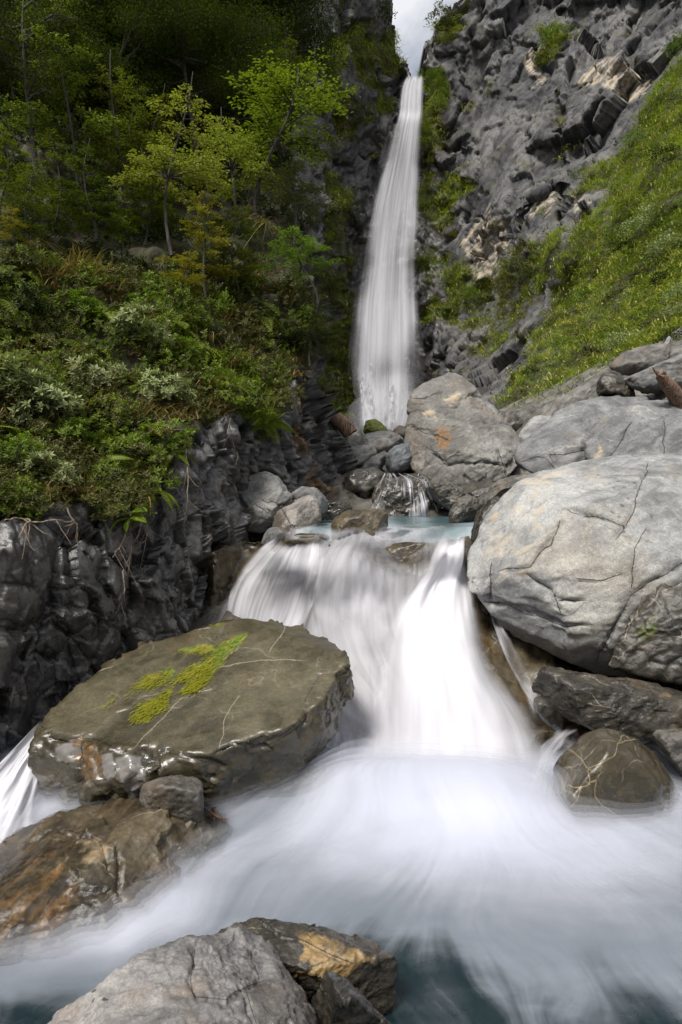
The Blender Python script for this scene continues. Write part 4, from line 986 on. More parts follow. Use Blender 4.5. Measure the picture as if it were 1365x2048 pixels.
cas_thick = blobs(0.60, [(800, 1450, 200, 120, 0.25), (690, 1240, 60, 90, 0.15), (800, 1115, 60, 26, -0.45), (600, 1084, 46, 10, -0.5), (715, 1440, 34, 110, -0.05), (1005, 1290, 30, 60, -0.3), (1045, 1360, 22, 45, -0.2), (860, 1600, 260, 60, 0.8), (690, 1056, 60, 8, -0.5), (870, 1070, 30, 14, -0.3)])
M_CAS = fall_mat('silky_cascade', 2.6, 0.45, 0.45, lo=0.10, hi=0.95, thin=(0.30, 0.30, 0.32), maxa=0.9)
M_CAS2 = fall_mat('silky_cascade_lobe', 2.0, 0.30, 0.34, lo=0.28, hi=1.15, seed=5.3)
M_CAS3 = fall_mat('silky_cascade_threads', 5.0, 0.4, 0.55, lo=0.30, hi=1.15, seed=2.9)
LOBES = [  # name, edge curves, thickness, offset towards the camera, material
    ('left_lobe_water', [(1062, 562, 640), (1080, 540, 650), (1110, 502, 655), (1150, 468, 650), (1200, 440, 640), (1260, 420, 620), (1320, 415, 600)], blobs(0.85, [(600, 1086, 34, 10, -0.6), (560, 1200, 16, 60, -0.2), (610, 1150, 12, 70, -0.25)]), -0.05, 'M_CAS3', 0.14),
    ('middle_lobe_water', [(1072, 640, 770), (1100, 632, 775), (1140, 620, 780), (1180, 606, 790), (1230, 600, 800), (1290, 610, 800), (1340, 640, 790)], blobs(0.80, [(655, 1140, 12, 60, -0.2), (720, 1200, 26, 30, 0.25), (750, 1110, 30, 20, -0.2), (690, 1270, 40, 30, -0.25)]), -0.10, 'M_CAS2', 0.22),
    ('thin_curtain_water', [(1290, 640, 800), (1340, 640, 800), (1420, 645, 800), (1500, 640, 810), (1590, 620, 830)], blobs(0.55, [(760, 1400, 30, 140, 0.3), (672, 1480, 8, 70, 0.3), (700, 1500, 8, 60, 0.25), (720, 1350, 20, 60, -0.25)]), -0.04, 'M_CAS3', 0.2),
    ('top_spill_water', [(1052, 690, 900), (1066, 690, 905), (1090, 700, 915), (1130, 740, 925), (1170, 770, 930)], blobs(0.66, [(825, 1120, 50, 26, -0.45), (870, 1078, 26, 12, -0.4), (770, 1066, 26, 14, 0.3)]), -0.05, 'M_CAS2', 0.25),
    ('main_chute_water', [(1048, 888, 948), (1070, 880, 950), (1110, 858, 952), (1150, 832, 956), (1200, 790, 964), (1260, 755, 985), (1320, 735, 1010), (1400, 715, 1062), (1480, 695, 1098), (1560, 670, 1118), (1640, 640, 1150)], blobs(0.95, [(915, 1085, 30, 50, 0.4), (900, 1160, 40, 90, 0.3), (850, 1240, 60, 50, 0.2), (985, 1280, 18, 60, -0.25), (870, 1340, 70, 60, 0.15), (800, 1440, 20, 100, -0.12), (950, 1460, 30, 100, -0.1), (1040, 1440, 26, 60, -0.12), (880, 1600, 200, 60, 0.4)]), -0.14, 'M_CAS2', 0.26),
    ('right_trickle_water', [(1180, 955, 990), (1230, 965, 1010), (1290, 985, 1040), (1350, 1010, 1075), (1420, 1050, 1105), (1480, 1080, 1120)], blobs(0.42, [(1000, 1270, 14, 60, 0.3), (1060, 1400, 20, 40, 0.3)]), -0.03, 'M_CAS3', 0.3)]
M_LEDGE = M_BROWN

def build_ledge():
    px, py = np.meshgrid(np.linspace(380, 1200, 170), np.linspace(1052, 1720, 140))
    g = P(px, py, CAS(px, py) + 0.16 + 0.10 * sstep(1100, 1060, py)); g[..., 2] -= 0.16 * sstep(1110, 1062, py)
    n = grid_normals(g); n = np.where((n * g).sum(-1, keepdims=True) > 0, -n, n)
    p = g.reshape(-1, 3)
    c1, e1 = chips(p * np.array([1.3, 1.3, 1.0]) + 3, 101); c2, _ = chips(p * 3.3, 102)
    d = 0.16 * c1 + 0.06 * c2 + 0.02 * fbm(p * 6, 3, 103) - 0.05
    d = np.minimum(d, 0.11)
    me = mesh_np('ledge', p + n.reshape(-1, 3) * d[:, None], grid_faces(*px.shape), {'wet': np.full(len(p), 0.75)})
    tag(obj('rock_step', me, M_LEDGE), 'wet brown rock step under the main cascade', 'rock', kind='structure')
build_ledge()
sheet('cascade_water', CROWS, CAS, cas_thick, M_CAS, 130, 160, relief=0.05, relief_s=(2.2, 1.8), soft=0.12, top=0.012, bot=0.10, seed=1, label='silky white main cascade pouring over the rock step')
for i, (nm, rw, th, off, mt, sf) in enumerate(LOBES):
    sheet(nm, rw, CAS, th, globals()[mt], 60, 90, relief=0.05, relief_s=(1.6, 1.4), off=off, soft=sf, top=0.16, bot=0.28, seed=40 + i)

# --- pools
def pool(name, xs, ys, z, foam_pts, mat, waves, label, jitter=18, lip=-9.0, fan=None, mound=0.0):
    X, Y = np.meshgrid(xs, ys)
    if fan: X = X * Y / fan                     # the banks open with distance
    p = np.stack([X.ravel(), Y.ravel(), np.full(X.size, z)], -1)
    px, py = proj(p)
    n = fbm(np.stack([px / 160, py / 60, 0 * px], -1), 3, 111)
    f = np.clip(foam_pts(px + jitter * n * 1.5, py + jitter * n), 0, 1)
    p[:, 2] += mound * (np.exp(-((px - 880) / 260) ** 2 - ((py - 1590) / 55) ** 2) + 0.5 * np.exp(-((px - 700) / 90) ** 2 - ((py - 1600) / 45) ** 2))
    p[:, 2] -= 0.35 * np.clip((lip - p[:, 1]) / 0.7, 0, 2) ** 2
    p[:, 2] += waves * fbm(p * np.array([1.6, 1.6, 1]), 3, 112) * (0.3 + f)
    ax, ay = p[:, 0] - 0.75, p[:, 1] - 5.2                 # water spreads out from the foot of the fall
    uvp = np.stack([np.arctan2(ax, -ay + 0.3) + 0.10 * fbm(p * 1.3, 2, 113), np.hypot(ax, ay)], -1)
    tag(obj(name, mesh_np(name, p, grid_faces(*X.shape), {'foam': f}, uvp), mat), label, 'water' if label else None, kind='structure')

def pool_mat(name, deep, milk, scale=1.0, amin=0.7, veil=None, mid=None, rough=0.35, pw=1.25):
    t = NT(name)
    co = t.n('TexCoord').outputs['Object']
    fo = t.attr('foam')
    n = t.noise(t.mapping(co, (0, 0, 0.5), (1.2 * scale, 3.0 * scale, 1)), 1.0, 5, 0.55, 0.8)
    n2 = t.noise(t.mapping(co, (0, 0, -0.3), (4 * scale, 9 * scale, 1)), 1.0, 4, 0.6, 0.5)
    uv = t.n('TexCoord').outputs['UV']
    fl = t.noise(t.mapping(uv, (0, 0, 0), (7 * scale, 0.55, 1), (3 * scale, 0, 0)), 1.0, 5, 0.6, 0.5)
    fl2 = t.noise(t.mapping(uv, (0, 0, 0), (26 * scale, 0.7, 1), (scale, 0, 0)), 1.0, 3, 0.6, 0.3)
    fo = t.math('ADD', fo, t.math('ADD', t.math('MULTIPLY', t.math('SUBTRACT', fl, 0.5), 0.65), t.math('MULTIPLY', t.math('SUBTRACT', fl2, 0.5), 0.30)))
    v = t.math('ADD', fo, t.math('ADD', t.math('MULTIPLY', t.math('SUBTRACT', n, 0.5), 0.35), t.math('MULTIPLY', t.math('SUBTRACT', n2, 0.5), 0.14)))
    c = t.mix(t.math('POWER', t.ramp(v, 0.03, 1.0, smooth=False), pw), (*deep, 1), (*milk, 1))
    if mid: c = t.mix(t.math('MULTIPLY', t.math('MULTIPLY', t.ramp(v, 0.1, 0.45), t.ramp(v, 0.85, 0.45)), 0.6), c, (*mid, 1))
    p = t.n('BsdfPrincipled', {'Base Color': c, 'Roughness': t.ramp(v, 0.2, 0.7, rough, 0.7), 'Specular IOR Level': t.ramp(v, 0.2, 0.8, 0.5, 0.1)})
    if veil is not None:
        p = t.n('MixShader', {0: 0.45, 1: p.outputs[0], 2: t.n('BsdfTranslucent', {'Color': c}).outputs[0]})
    tp = t.n('BsdfTransparent', {'Color': (0.75, 0.85, 0.85, 1) if veil is None else (1, 1, 1, 1)})
    fac = t.ramp(v, 0.0, 0.45, amin, 1.0) if veil is None else t.math('MULTIPLY', t.ramp(v, 0.15, 0.95), veil)
    m = t.n('MixShader', {0: fac, 1: tp.outputs[0], 2: p.outputs[0]})
    return t.surf(m.outputs[0])

FOAM = Rbf([(300, 1600, 0.6), (560, 1600, 0.62), (700, 1600, 0.9), (860, 1620, 1.0), (1100, 1640, 0.9), (1365, 1660, 0.75), (1600, 1660, 0.7), (480, 1680, 0.72), (640, 1690, 0.85), (860, 1700, 0.98), (1200, 1710, 0.88), (1365, 1740, 0.78), (480, 1740, 0.72), (700, 1760, 0.74), (900, 1780, 0.78), (1200, 1800, 0.70), (1365, 1830, 0.60),
            (560, 1800, 0.60), (640, 1830, 0.46), (750, 1850, 0.36), (850, 1880, 0.32), (1000, 1850, 0.58), (1180, 1880, 0.58), (1365, 1920, 0.36), (700, 1930, 0.10), (820, 1950, 0.05), (950, 1940, 0.24), (1080, 1960, 0.40), (1230, 1980, 0.26), (1365, 2010, 0.14), (800, 2048, 0.04), (980, 2048, 0.14), (1120, 2048, 0.22), (1365, 2100, 0.08), (800, 2200, 0.02), (1200, 2200, 0.08),
            (430, 1790, 0.75), (380, 1840, 0.82), (250, 1890, 0.84), (100, 1920, 0.74), (0, 1940, 0.62), (300, 1940, 0.52), (150, 1965, 0.46), (0, 1985, 0.32), (200, 2010, 0.28), (60, 2040, 0.12), (0, 2120, 0.06), (-300, 1900, 0.5), (-300, 2100, 0.05), (300, 2150, 0.1), (1700, 1800, 0.5), (1700, 2000, 0.1)], c=20, log=False)
M_POOL = pool_mat('milky_pool', (0.010, 0.026, 0.032), (0.70, 0.72, 0.79), 1.0, 0.62, mid=(0.21, 0.245, 0.29))
pool('pool_water', np.linspace(-6, 8, 190), np.linspace(0.2, 5.6, 140), WATER_LOW, FOAM, M_POOL, 0.03, 'milky white and teal pool below the main cascade', mound=0.16)
for _i, (_dz, _al, _mo) in enumerate(((0.022, 0.46, 0.19), (0.045, 0.36, 0.23), (0.07, 0.27, 0.27), (0.10, 0.18, 0.32), (0.135, 0.10, 0.37))):
    pool('pool_veil_water', np.linspace(-6, 8, 110), np.linspace(0.2, 5.6, 80), WATER_LOW + _dz, FOAM, pool_mat('pool_veil', (0.02, 0.035, 0.04), (0.78, 0.80, 0.87), 1.0 + 0.12 * _i, 0.0, mid=(0.30, 0.345, 0.40), veil=_al), 0.02, None, mound=_mo)
FOAM2 = Rbf([(560, 1080, 0.9), (700, 1080, 0.95), (800, 1080, 0.6), (900, 1080, 0.95), (620, 1070, 0.8), (740, 1056, 0.75), (830, 1056, 0.35), (880, 1056, 0.3), (560, 1062, 0.6), (640, 1050, 0.12), (700, 1060, 0.7), (640, 1035, 0.05), (800, 1040, 0.15), (880, 1045, 0.08), (900, 1060, 0.4), (780, 1062, 0.8), (850, 1034, 0.3), (740, 1030, 0.3), (960, 1060, 0.8), (500, 1040, 0.1)], c=15, log=False)
M_UPOOL = pool_mat('turquoise_pool', (0.065, 0.115, 0.125), (0.45, 0.48, 0.51), 1.0, 0.8, mid=(0.13, 0.19, 0.205), rough=0.25)
pool('upper_pool_water', np.linspace(-0.64, 1.92, 80), np.linspace(8.2, 13.2, 90), WATER_UP, FOAM2, M_UPOOL, 0.012, 'small turquoise pool above the cascade lip', 4, lip=8.9, fan=8.5)

# --- side stream left of the flat boulder
LS = Rbf([(120, 1430, 4.95), (60, 1470, 4.8), (0, 1560, 4.4), (90, 1560, 4.6), (60, 1650, 4.1), (-60, 1650, 4.0), (0, 1720, 3.82), (-100, 1760, 3.6), (80, 1760, 3.66), (-200, 1700, 3.7)], c=40)
LROWS = [(1425, 100, 126), (1460, 62, 120), (1500, 20, 112), (1560, -40, 104), (1620, -100, 96), (1680, -150, 84), (1740, -200, 64), (1800, -230, 40)]
sheet('side_stream_water', LROWS, LS, blobs(0.85, [(80, 1620, 24, 60, -0.25), (0, 1600, 50, 80, 0.2), (20, 1720, 80, 30, 0.3)]), fall_mat('side_stream', 5.0, 0.6, 0.7, lo=0.28, hi=0.9), 80, 110, relief=0.03, soft=0.16, top=0.1, bot=0.08, seed=2, label='white side stream falling past the left of the flat boulder')

# --- water slipping round the right side over the round boulder
RS = Rbf([(1170, 1450, 4.75), (1130, 1460, 4.7), (1100, 1500, 4.55), (1085, 1560, 4.45), (1075, 1620, 4.35), (1060, 1560, 4.5), (1120, 1520, 4.4), (1110, 1580, 4.3), (1105, 1650, 4.22)], c=30)
sheet('slip_water', [(1448, 1120, 1178), (1470, 1092, 1150), (1500, 1070, 1122), (1550, 1050, 1108), (1600, 1040, 1104), (1660, 1030, 1108)], RS, blobs(0.7, []), fall_mat('slip_stream', 6, 0.5, 0.5, lo=0.3, hi=1.1), 40, 60, soft=0.3, top=0.1, bot=0.2, seed=3)

# --- small cascade upstream
from mathutils.bvhtree import BVHTree
def caster(objs):
    ts = []
    for o in objs:
        m = o.data; mw = o.location
        ts.append(BVHTree.FromPolygons([v.co + mw for v in m.vertices], [p.vertices[:] for p in m.polygons]))
    def f(px, py, dflt):
        d = P(px, py, 1.0); d = Vector(d).normalized(); best = dflt
        for t in ts:
            h = t.ray_cast(Vector((0, 0, 0)), d)
            if h[0] is not None: best = min(best, h[0].y)
        return best
    return f
_rc = caster([BOULDERS[k] for k in ('s16', 's6', 's7')])
_gx, _gy = np.meshgrid(np.arange(715, 905, 10), np.arange(940, 1052, 8))
_gd = np.array([_rc(x, y, 12.9) for x, y in zip(_gx.ravel(), _gy.ravel())])
_gd = np.minimum(_gd, 13.0).reshape(_gx.shape)
_k = _gd.copy()
for _ in range(2):
    _p = np.pad(_k, 1, mode='edge'); _k = np.minimum(_k, (_p[1:-1, 1:-1] * 2 + _p[:-2, 1:-1] + _p[2:, 1:-1] + _p[1:-1, :-2] + _p[1:-1, 2:]) / 6)
MCD = Rbf([(x, y, d) for x, y, d in zip(_gx.ravel(), _gy.ravel(), _k.ravel())], c=8)
M_MC = fall_mat('thread_cascade', 9.0, 1.4, 1.5, lo=0.55, hi=1.15)
for nm, rw, th, sd in (('small_cascade_water', [(943, 768, 806), (960, 752, 862), (985, 742, 872), (1010, 728, 884), (1042, 712, 896)], blobs(0.50, [(760, 985, 14, 30, 0.3), (780, 950, 16, 10, 0.3), (820, 985, 14, 35, 0.35), (850, 1000, 12, 40, 0.35), (735, 1015, 14, 14, 0.3), (790, 1005, 24, 20, -0.3), (800, 1035, 90, 8, 0.3)]), 6),):
    sheet(nm, rw, MCD, th, M_MC, 90, 80, off=-0.05, soft=0.10, top=0.05, bot=0.06, seed=sd, label='thready little cascade feeding the turquoise pool')

# --- the great waterfall
WROWS = [(146, 818, 848), (158, 804, 851), (185, 796, 852), (232, 793, 850), (246, 786, 849), (300, 770, 848), (400, 740, 845), (500, 719, 843), (600, 705, 845), (700, 696, 850), (760, 695, 850), (800, 704, 844), (840, 710, 836), (868, 716, 824)]
WD = Rbf([(835, 140, 131), (800, 200, 128), (845, 200, 128), (820, 300, 126), (780, 400, 125), (838, 400, 125), (730, 600, 121), (838, 600, 121), (706, 720, 116), (843, 720, 116), (720, 860, 110), (830, 860, 110)], c=60)
wf_thick = blobs(0.84, [(812, 232, 40, 10, 0.2), (800, 300, 14, 60, -0.15), (735, 420, 30, 180, -0.22), (790, 560, 26, 160, -0.2), (800, 650, 20, 120, 0.1), (760, 500, 20, 200, 0.1), (712, 700, 14, 90, 0.1), (835, 650, 10, 60, 0.12), (770, 740, 30, 26, -0.3), (820, 730, 14, 30, -0.3), (735, 800, 14, 60, 0.3), (780, 820, 30, 40, 0.15), (790, 760, 20, 20, 0.2)])
sheet('waterfall', WROWS, WD, wf_thick, fall_mat('waterfall_threads', 0.75, 0.016, 0.42, col=(0.80, 0.80, 0.84), thin=(0.52, 0.52, 0.55), lo=0.15, hi=1.15, maxa=0.86), 110, 190, relief=0.15, relief_s=(4, 1.2), soft=0.27, top=0.02, bot=0.03, seed=8, label='tall white waterfall dropping from the notch in the cliff')
WV = [(y, l - 16 - (y - 146) * 0.02, r + 5) for y, l, r in WROWS]
sheet('waterfall_spray', WV, WD, blobs(0.55, [(770, 600, 60, 300, 0.15)]), fall_mat('waterfall_veil', 0.5, 0.02, 0.5, lo=0.2, hi=1.3, maxa=0.5, seed=2.2), 80, 140, off=-2.5, relief=0.5, soft=0.4, top=0.2, bot=0.1, seed=9)
# broken threads where the fall hits the lower steps
sheet('waterfall_lower_threads', [(690, 708, 842), (760, 706, 844), (800, 714, 838), (870, 724, 818)], WD, blobs(0.42, [(735, 800, 16, 60, 0.35), (785, 800, 30, 60, 0.3), (712, 730, 12, 50, 0.3), (838, 720, 10, 60, 0.3)]), fall_mat('waterfall_splash', 1.0, 0.11, 1.4, lo=0.5, hi=1.15, seed=7.7), 100, 120, off=-1.4, relief=0.8, relief_s=(10, 8), soft=0.10, top=0.2, bot=0.04, seed=10)

# --- spray hanging over the foot of the cascade: soft round puffs of thin mist
def mist(px, py, Y, rx, ry, rz, dens):
    t = NT('spray_mist')
    t.t.links.new(t.n('VolumePrincipled', {'Color': (0.95, 0.96, 1.0, 1), 'Density': dens, 'Anisotropy': 0.2}).outputs[0], t.out.inputs['Volume'])
    u, f = ico(4)
    v = u * np.array([rx, ry, rz]) * (1 + 0.10 * fbm(u * 1.3 + px, 2, 7))[:, None]
    o = obj('mist', mesh_np('mist', v, f), t.m, loc=P(px, py, Y))
    tag(o, kind='stuff')
for a in [(880, 1592, 4.6, 0.85, 0.36, 0.26, 3.2), (730, 1600, 4.65, 0.48, 0.3, 0.22, 3.0), (1040, 1600, 4.55, 0.46, 0.3, 0.20, 3.0), (840, 1665, 4.15, 1.0, 0.4, 0.12, 2.6), (600, 1660, 4.25, 0.6, 0.35, 0.14, 2.0), (1200, 1680, 4.05, 0.5, 0.3, 0.09, 2.0)]:
    mist(*a)
mist(775, 838, 108.0, 8.0, 4.0, 5.5, 0.045)
mist(775, 740, 112.0, 7.0, 4.0, 14.0, 0.018)

# ------------------------------------------------------------------ plants
def nrm(a): return a / (np.linalg.norm(a, axis=-1, keepdims=True) + 1e-9)

def leaves(bag, pos, d, up, L, W, tint, fold=0.18, droop=0.15):
    """many four-cornered leaves: base, two shoulders, tip"""
    pos, d = np.asarray(pos, float), nrm(np.asarray(d, float))
    n = len(pos)
    L = np.broadcast_to(L, (n,))[:, None]; W = np.broadcast_to(W, (n,))[:, None]
    s = nrm(np.cross(d, up)); nn = nrm(np.cross(s, d))
    v = np.stack([pos, pos + d * L * 0.5 + s * W * 0.5 + nn * W * fold, pos + d * L - nn * L * droop, pos + d * L * 0.5 - s * W * 0.5 + nn * W * fold], 1).reshape(-1, 3)
    f = np.arange(n * 4).reshape(n, 4)
    bag.add(v, f, np.repeat(np.broadcast_to(tint, (n,)), 4))

def rand_dirs(rng, n):
    return nrm(rng.standard_normal((n, 3)))

def make_beech(seed, H=4.0, R=1.05, nb=30, leaf=0.066, lean=0.0, start=0.3, dens=2.6):
    """young beech: thin stem, tiers of flat horizontal sprays"""
    rng = np.random.default_rng(seed)
    wood, crown = Bag(), Bag()
    t = np.linspace(0, 1, 12)
    stem = np.stack([lean * H * t ** 1.5 + 0.04 * H * np.sin(t * 5 + seed), 0.03 * H * np.sin(t * 4 + seed * 2), H * t], -1)
    wood.add(*tube(stem, np.linspace(0.010 * H, 0.002 * H, 12), 7))
    az = rng.uniform(0, 6.28)
    tiers = np.sort(rng.uniform(start, 0.98, max(4, nb // 4)))
    for i in range(nb):
        h = np.clip(tiers[i % len(tiers)] + rng.normal(0, 0.012), start, 0.99)
        az += 2.4 + rng.normal(0, 0.3)
        w = (1 - h) / (1 - start)
        ln = R * (0.25 + 0.85 * w ** 0.7) * rng.uniform(0.65, 1.1) * (0.75 + 0.25 * np.sin(h * 40 + seed))
        b0 = np.array([np.interp(h, t, stem[:, k]) for k in range(3)])
        dr = np.array([math.cos(az), math.sin(az), 0])
        s = np.linspace(0, 1, 7)
        br = b0 + dr * ln * s[:, None] + np.stack([0 * s, 0 * s, ln * (0.32 * s - 0.30 * s ** 2) + 0.02 * rng.normal() * s], -1)
        wood.add(*tube(br, np.linspace(0.008 * H * (0.3 + ln / R * 0.4), 0.002 * H, 7) * 0.6, 4))
        nt = max(4, int(11 * ln / R))
        for j in range(nt):
            q = 0.22 + 0.78 * (j + rng.uniform(0, 0.8)) / nt
            tb = np.array([np.interp(q, s, br[:, k]) for k in range(3)])
            side = (-1) ** j
            ta = az + side * rng.uniform(0.5, 1.1) * (1.15 - q * 0.7)
            td = np.array([math.cos(ta), math.sin(ta), rng.uniform(-0.12, 0.12)])
            tl = ln * rng.uniform(0.22, 0.5) * (1.15 - 0.6 * q)
            m = max(5, int(16 * dens * tl / R * 2.2))
            u = rng.uniform(0.05, 1.0, m)
            pos = tb + td * (tl * u)[:, None] + rng.normal(0, 0.03 * R, (m, 3))
            ld = nrm(np.stack([np.cos(ta + rng.normal(0, 0.9, m)), np.sin(ta + rng.normal(0, 0.9, m)), rng.normal(-0.05, 0.22, m)], -1))
            up = nrm(np.array([0, -0.35, 1.0]) + rng.normal(0, 0.5, (m, 3)))
            sz = leaf * rng.uniform(0.7, 1.3, m)
            leaves(crown, pos, ld, up, sz, sz * 0.62, np.clip(0.45 + 0.4 * h + rng.normal(0, 0.2, m), 0, 1))
    return wood.mesh('trunk'), crown.mesh('crown', smooth=False)

def make_canopy(seed, H=9.0, R=3.0, nl=22, leaf=0.11, low=0.35):
    """older forest tree: crooked trunk, limbs that fork, leaf sprays in ragged layers"""
    rng = np.random.default_rng(seed)
    wood, crown = Bag(), Bag()
    t = np.linspace(0, 1, 14)
    stem = np.stack([0.05 * H * np.sin(t * 4 + seed), 0.04 * H * np.sin(t * 3 + 2 * seed), H * t], -1)
    wood.add(*tube(stem, np.linspace(0.022 * H, 0.005 * H, 14), 8))
    for i in range(nl):
        h = rng.uniform(low, 0.97)
        az = i * 2.4 + rng.normal(0, 0.4)
        ln = R * (0.5 + 0.6 * math.sin(math.pi * min(1, (h - low) / (1 - low) * 0.8 + 0.2))) * rng.uniform(0.7, 1.15)
        b0 = np.array([np.interp(h, t, stem[:, k]) for k in range(3)])
        s = np.linspace(0, 1, 8)
        wob = np.cumsum(rng.normal(0, 0.05 * ln, (8, 3)), 0)
        dr = np.array([math.cos(az), math.sin(az), rng.uniform(0.05, 0.5)])
        br = b0 + dr * ln * s[:, None] + wob * s[:, None]
        wood.add(*tube(br, np.linspace(0.010 * H, 0.003 * H, 8), 5))
        for j in range(7):
            q = 0.3 + 0.7 * j / 6
            tb = np.array([np.interp(q, s, br[:, k]) for k in range(3)])
            a2 = az + rng.normal(0, 1.0)
            tw = np.array([math.cos(a2), math.sin(a2), rng.uniform(-0.1, 0.45)]) * ln * rng.uniform(0.18, 0.42)
            wood.add(*tube(np.stack([tb, tb + tw * 0.5 + [0, 0, 0.05], tb + tw]), np.array([0.004, 0.003, 0.0015]) * H * 0.7, 4))
            for kq in range(3):
                cpos = tb + tw * rng.uniform(0.5, 1.1) + rng.normal(0, 0.10 * R, 3)
                m = 60
                off = rng.normal(0, 1, (m, 3)) * np.array([0.17, 0.17, 0.05]) * R
                ld = nrm(off * np.array([1, 1, 0.5]) + rng.normal(0, 0.12 * R, (m, 3)))
                up = nrm(np.array([0, 0, 1.0]) + rng.normal(0, 0.5, (m, 3)))
                sz = leaf * rng.uniform(0.6, 1.3, m)
                leaves(crown, cpos + off, ld, up, sz, sz * 0.6, np.clip(0.4 + rng.normal(0, 0.15) + rng.normal(0, 0.15, m), 0, 1))
    return wood.mesh('trunk'), crown.mesh('crown', smooth=False)

def shrub_arrays(seed, R=0.5, ns=34, leaf=0.065, wl=0.42, rosette=9, squash=0.85, inner=120, reps=3):
    """broad-leaved shrub: many stems, each ending in a whorl of leaves (returns leaf bag and stem bag)"""
    rng = np.random.default_rng(seed)
    lv, st = Bag(), Bag()
    for i in range(ns):
        d = rng.standard_normal(3); d[2] = abs(d[2]) * 0.9 + 0.1; d = d / np.linalg.norm(d)
        tip = d * R * rng.uniform(0.6, 1.1) * np.array([1, 1, squash])
        mid = tip * 0.5 + np.array([0, 0, 0.10 * R]) + rng.normal(0, 0.05 * R, 3)
        if i % 3 == 0:
            st.add(*tube(np.stack([rng.normal(0, 0.06 * R, 3) * [1, 1, 0], mid, tip]), np.array([0.010, 0.008, 0.004]) * R * 2, 4), 0.5)
        for rr in range(reps):
            c = tip + rng.normal(0, 0.11 * R, 3) * (rr > 0)
            m = rosette
            a = np.arange(m) * 2.39 + rng.uniform(0, 6)
            ax = nrm(d + np.array([0, 0, 0.6]) + rng.normal(0, 0.25, 3))
            e1 = nrm(np.cross(ax, [0.31, 0.7, 0.2])); e2 = np.cross(ax, e1)
            el = np.linspace(0.9, 0.05, m)
            ld = e1 * (np.cos(a) * np.cos(el))[:, None] + e2 * (np.sin(a) * np.cos(el))[:, None] + ax * np.sin(el)[:, None]
            sz = leaf * rng.uniform(0.7, 1.2, m) * (0.65 + 0.35 * np.cos(el))
            base = c - ax * (np.linspace(0, 0.06, m) * R)[:, None]
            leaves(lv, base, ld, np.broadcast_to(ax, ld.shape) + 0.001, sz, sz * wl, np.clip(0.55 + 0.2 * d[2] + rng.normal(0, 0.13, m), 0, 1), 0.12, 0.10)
    m = inner
    dd = rand_dirs(rng, m); dd[:, 2] = np.abs(dd[:, 2])
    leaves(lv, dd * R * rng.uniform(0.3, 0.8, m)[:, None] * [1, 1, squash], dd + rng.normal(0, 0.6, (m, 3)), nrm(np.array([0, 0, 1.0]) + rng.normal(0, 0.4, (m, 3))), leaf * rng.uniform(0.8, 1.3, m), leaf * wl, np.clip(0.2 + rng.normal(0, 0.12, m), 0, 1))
    return lv, st

def fern_bag(seed, L=0.6, nf=9):
    rng = np.random.default_rng(seed); b = Bag()
    fr = []
    for i in range(nf):
        az = i / nf * 6.28 + rng.normal(0, 0.25); ln = L * rng.uniform(0.7, 1.1); el = rng.uniform(0.5, 1.0)
        s = np.linspace(0, 1, 9)
        h = np.stack([np.cos(az) * ln * s, np.sin(az) * ln * s, ln * (el * s - 1.0 * s ** 2)], -1)
        b.add(*tube(h, np.linspace(0.006, 0.002, 9) * L * 2, 3), 0.3)
        m = 15
        q = np.linspace(0.12, 0.98, m)
        p = np.stack([np.interp(q, s, h[:, k]) for k in range(3)], -1)
        tg = nrm(np.stack([np.interp(q, s, np.gradient(h[:, k])) for k in range(3)], -1))
        sd = nrm(np.cross(tg, [0, 0, 1.0]))
        w = 0.30 * ln * np.sin(np.pi * (0.12 + 0.86 * q)) ** 0.8
        for sg in (-1, 1):
            leaves(b, p, sd * sg + tg * 0.55 + [0, 0, -0.12], nrm(np.cross(sd, tg)) + 0.001, w, np.full(m, 0.085 * ln), np.clip(0.5 + rng.normal(0, 0.12, m), 0, 1), 0.1, 0.12)
    return b

def grass_bag(seed, L=0.5, nb=50, spread=0.15, droop=1.0, w=0.010, seg=4):
    rng = np.random.default_rng(seed); b = Bag()
    for i in range(nb):
        az = rng.uniform(0, 6.28); ln = L * rng.uniform(0.55, 1.15); el = rng.uniform(0.7, 1.4); dr = droop * rng.uniform(0.5, 1.3)
        s = np.linspace(0, 1, seg)
        hor = ln * (np.cos(el) * s + 0.35 * dr * s ** 2); ver = ln * (np.sin(el) * s - 0.65 * dr * s ** 2)
        r0 = rng.normal(0, spread * L, 2)
        p = np.stack([r0[0] + np.cos(az) * hor, r0[1] + np.sin(az) * hor, ver], -1)
        sd = np.array([-math.sin(az), math.cos(az), 0]) * w * rng.uniform(0.6, 1.3)
        ww = (1 - s ** 1.5)[:, None] * 0.95 + 0.05
        v = np.stack([p - sd * ww, p + sd * ww], 1).reshape(-1, 3)
        k = np.arange(seg - 1) * 2
        b.add(v, np.stack([k, k + 1, k + 3, k + 2], -1), np.clip(0.5 + rng.normal(0, 0.22), 0, 1))
    return b

class Flat:
    """arrays of a template plant, ready to be stamped many times"""
    def __init__(s, bag):
        s.v = np.concatenate(bag.v); s.a = np.concatenate(bag.a)
        s.f = np.concatenate([f for f in bag.f if f.shape[1] == 4])

